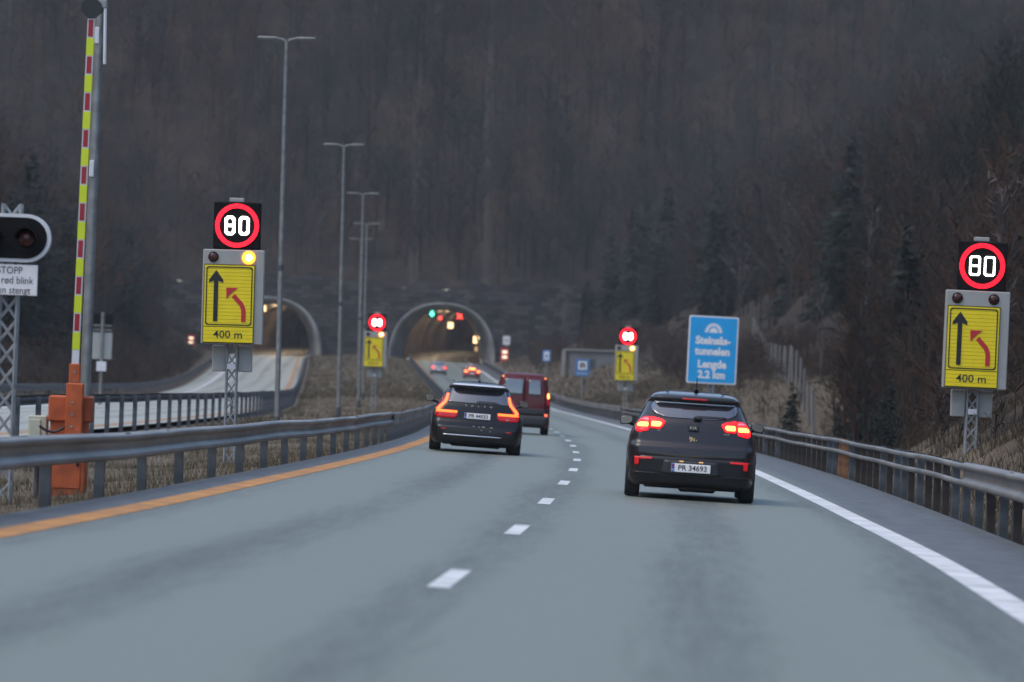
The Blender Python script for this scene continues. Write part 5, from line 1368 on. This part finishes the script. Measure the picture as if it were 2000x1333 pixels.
# 3. dead grass and brush on the verges
def grass():
    def zone(N, y0, y1, x0f, x1f, hmin, hmax, wd, keep=None):
        Y = y0 + (y1-y0)*RNG.uniform(0, 1, N)**1.3; t = RNG.uniform(0, 1, N); X = x0f(Y)*(1-t) + x1f(Y)*t
        z, _ = ground(X, Y); cl = vnoise(X, Y, 1.3, 31)*.6 + vnoise(X, Y, .5, 32)*.4
        ok = RNG.uniform(0, 1, N) < sstep(.25, .6, cl) + .15
        return X[ok], Y[ok], z[ok], RNG.uniform(hmin, hmax, ok.sum())*(.5 + cl[ok]), np.full(ok.sum(), wd)
    bank = np.array([.55])
    zs = [zone(42000, 34, 130, lambda y: XC(y) - 4.5, lambda y: ML(y) + .8, .05, .17, .006),
          zone(16000, 130, 330, lambda y: XC(y) - 4.6, lambda y: ML(y) + .8, .08, .22, .018),
          zone(30000, 36, 125, lambda y: XC(y) + 5.6, lambda y: XC(y) + 10.5, .08, .34, .008),
          zone(24000, 125, 380, lambda y: XC(y) + 5.8, lambda y: XC(y) + 20, .12, .42, .02),
          zone(15000, 330, 600, lambda y: XC(y) - 4.7, lambda y: ML(y) + .8, .15, .40, .05),
          zone(12000, 330, 590, lambda y: XC(y) + 5.9, lambda y: XC(y) + 18, .15, .45, .05),
          zone(9000, 110, 560, lambda y: ML(y) - LEFT_W - 1.2, lambda y: ML(y) - LEFT_W - 9, .15, .5, .03)]
    X, Y, Z, H, Wd = [np.concatenate([q[i] for q in zs]) for i in range(5)]
    n = len(X); a = RNG.uniform(0, 6.28, n); lean = RNG.uniform(.1, .8, n); b = RNG.uniform(0, 6.28, n)
    p0 = np.stack([X - np.cos(a)*Wd, Y - np.sin(a)*Wd, Z - .02], 1); p1 = np.stack([X + np.cos(a)*Wd, Y + np.sin(a)*Wd, Z - .02], 1)
    p2 = np.stack([X + np.cos(b)*lean*H, Y + np.sin(b)*lean*H, Z + H], 1)
    v = np.stack([p0, p1, p2], 1).reshape(-1, 3); f = np.arange(3*n).reshape(-1, 3)
    pal = np.array([(.165, .130, .084), (.120, .093, .059), (.21, .17, .112), (.080, .062, .040), (.105, .096, .052)])
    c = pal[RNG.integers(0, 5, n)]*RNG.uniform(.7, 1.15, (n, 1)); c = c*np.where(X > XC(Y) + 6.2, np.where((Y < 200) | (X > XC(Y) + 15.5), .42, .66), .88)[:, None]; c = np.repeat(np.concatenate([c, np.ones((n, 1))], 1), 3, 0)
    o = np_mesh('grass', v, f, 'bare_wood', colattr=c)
    tag(o, 'dead brown grass on the verges and the median', 'grass', kind='stuff')
    # twiggy brush on the banks
    N = 16000; Y = RNG.uniform(75, 600, N); s = RNG.uniform(0, 1, N)
    left = RNG.uniform(0, 1, N) < .38
    X = np.where(left, ML(Y) - LEFT_W - 1.5 - 10*s, XC(Y) + 6.8 + 14*s); z, fo = ground(X, Y)
    ok = (vnoise(X, Y, 6, 41) > .36) & in_view(X, Y, z, np.full(N, 1.0)) & (np.abs(X - px_x(1386, 750, 172)) > 1.0)
    mound = (X > 0) & (Y > 185) & (Y < 520)
    ok &= ~(mound & (X < XC(Y) + 15)) | (RNG.uniform(0, 1, N) < .10)
    for (kx, ky, kw) in ((px_x(985, 716, 596), 596, 3.2), (px_x(373, 684, 588), 588, 3.0), ((px_x(1097, 735, 470) + px_x(1216, 740, 470))/2, 470, 6.0)):
        ok &= ~((np.abs(X - kx*Y/ky) < kw) & (Y < ky + 4) & (Y > ky - 260*(kx > -20) - 60))
    X, Y, z = X[ok], Y[ok], z[ok]
    tm = [bare_tree(500 + i, 1.4, .55, 10, 7, .012, .6) for i in range(6)]; VV, FF, CC, n0 = [], [], [], 0
    pal = np.array([(.045, .034, .028), (.075, .055, .038), (.034, .030, .027), (.062, .040, .030)])
    for i in range(len(X)):
        v, f, p = tm[i % 6]; k = RNG.uniform(.35, 1.0)*(1 + .5*(Y[i] > 300)); a_ = RNG.uniform(0, 6.28)
        VV.append(np.stack([(v[:, 0]*math.cos(a_) - v[:, 1]*math.sin(a_))*k*1.2 + X[i], (v[:, 0]*math.sin(a_) + v[:, 1]*math.cos(a_))*k*1.2 + Y[i], v[:, 2]*k + z[i] - .05], 1))
        FF.append(f + n0); n0 += len(v); CC.append(np.tile(np.append(pal[RNG.integers(4)]*RNG.uniform(.7, 1.2), 1), (len(v), 1)))
    o = np_mesh('undergrowth', np.concatenate(VV), np.concatenate(FF), 'bare_wood', colattr=np.concatenate(CC))
    tag(o, 'low leafless brown brush on the banks', 'undergrowth', kind='stuff')
grass()

# ------------------------------------------------------------------ haze
def haze():
    mb = MB(); mb.box((0, 500, 140), (1000, 1160, 480)); 
    m = bpy.data.materials.new('thin_mist'); m.use_nodes = True; n = m.node_tree.nodes; l = m.node_tree.links
    n.remove(n['Principled BSDF']); v = n.new('ShaderNodeVolumePrincipled'); v.inputs['Color'].default_value = (.86, .90, .95, 1); v.inputs['Density'].default_value = HAZE
    v.inputs['Anisotropy'].default_value = .0
    l.new(v.outputs['Volume'], n['Material Output'].inputs['Volume'])
    o = mb.build('haze', m); tag(o, kind='stuff')
HAZE = .00014
haze()
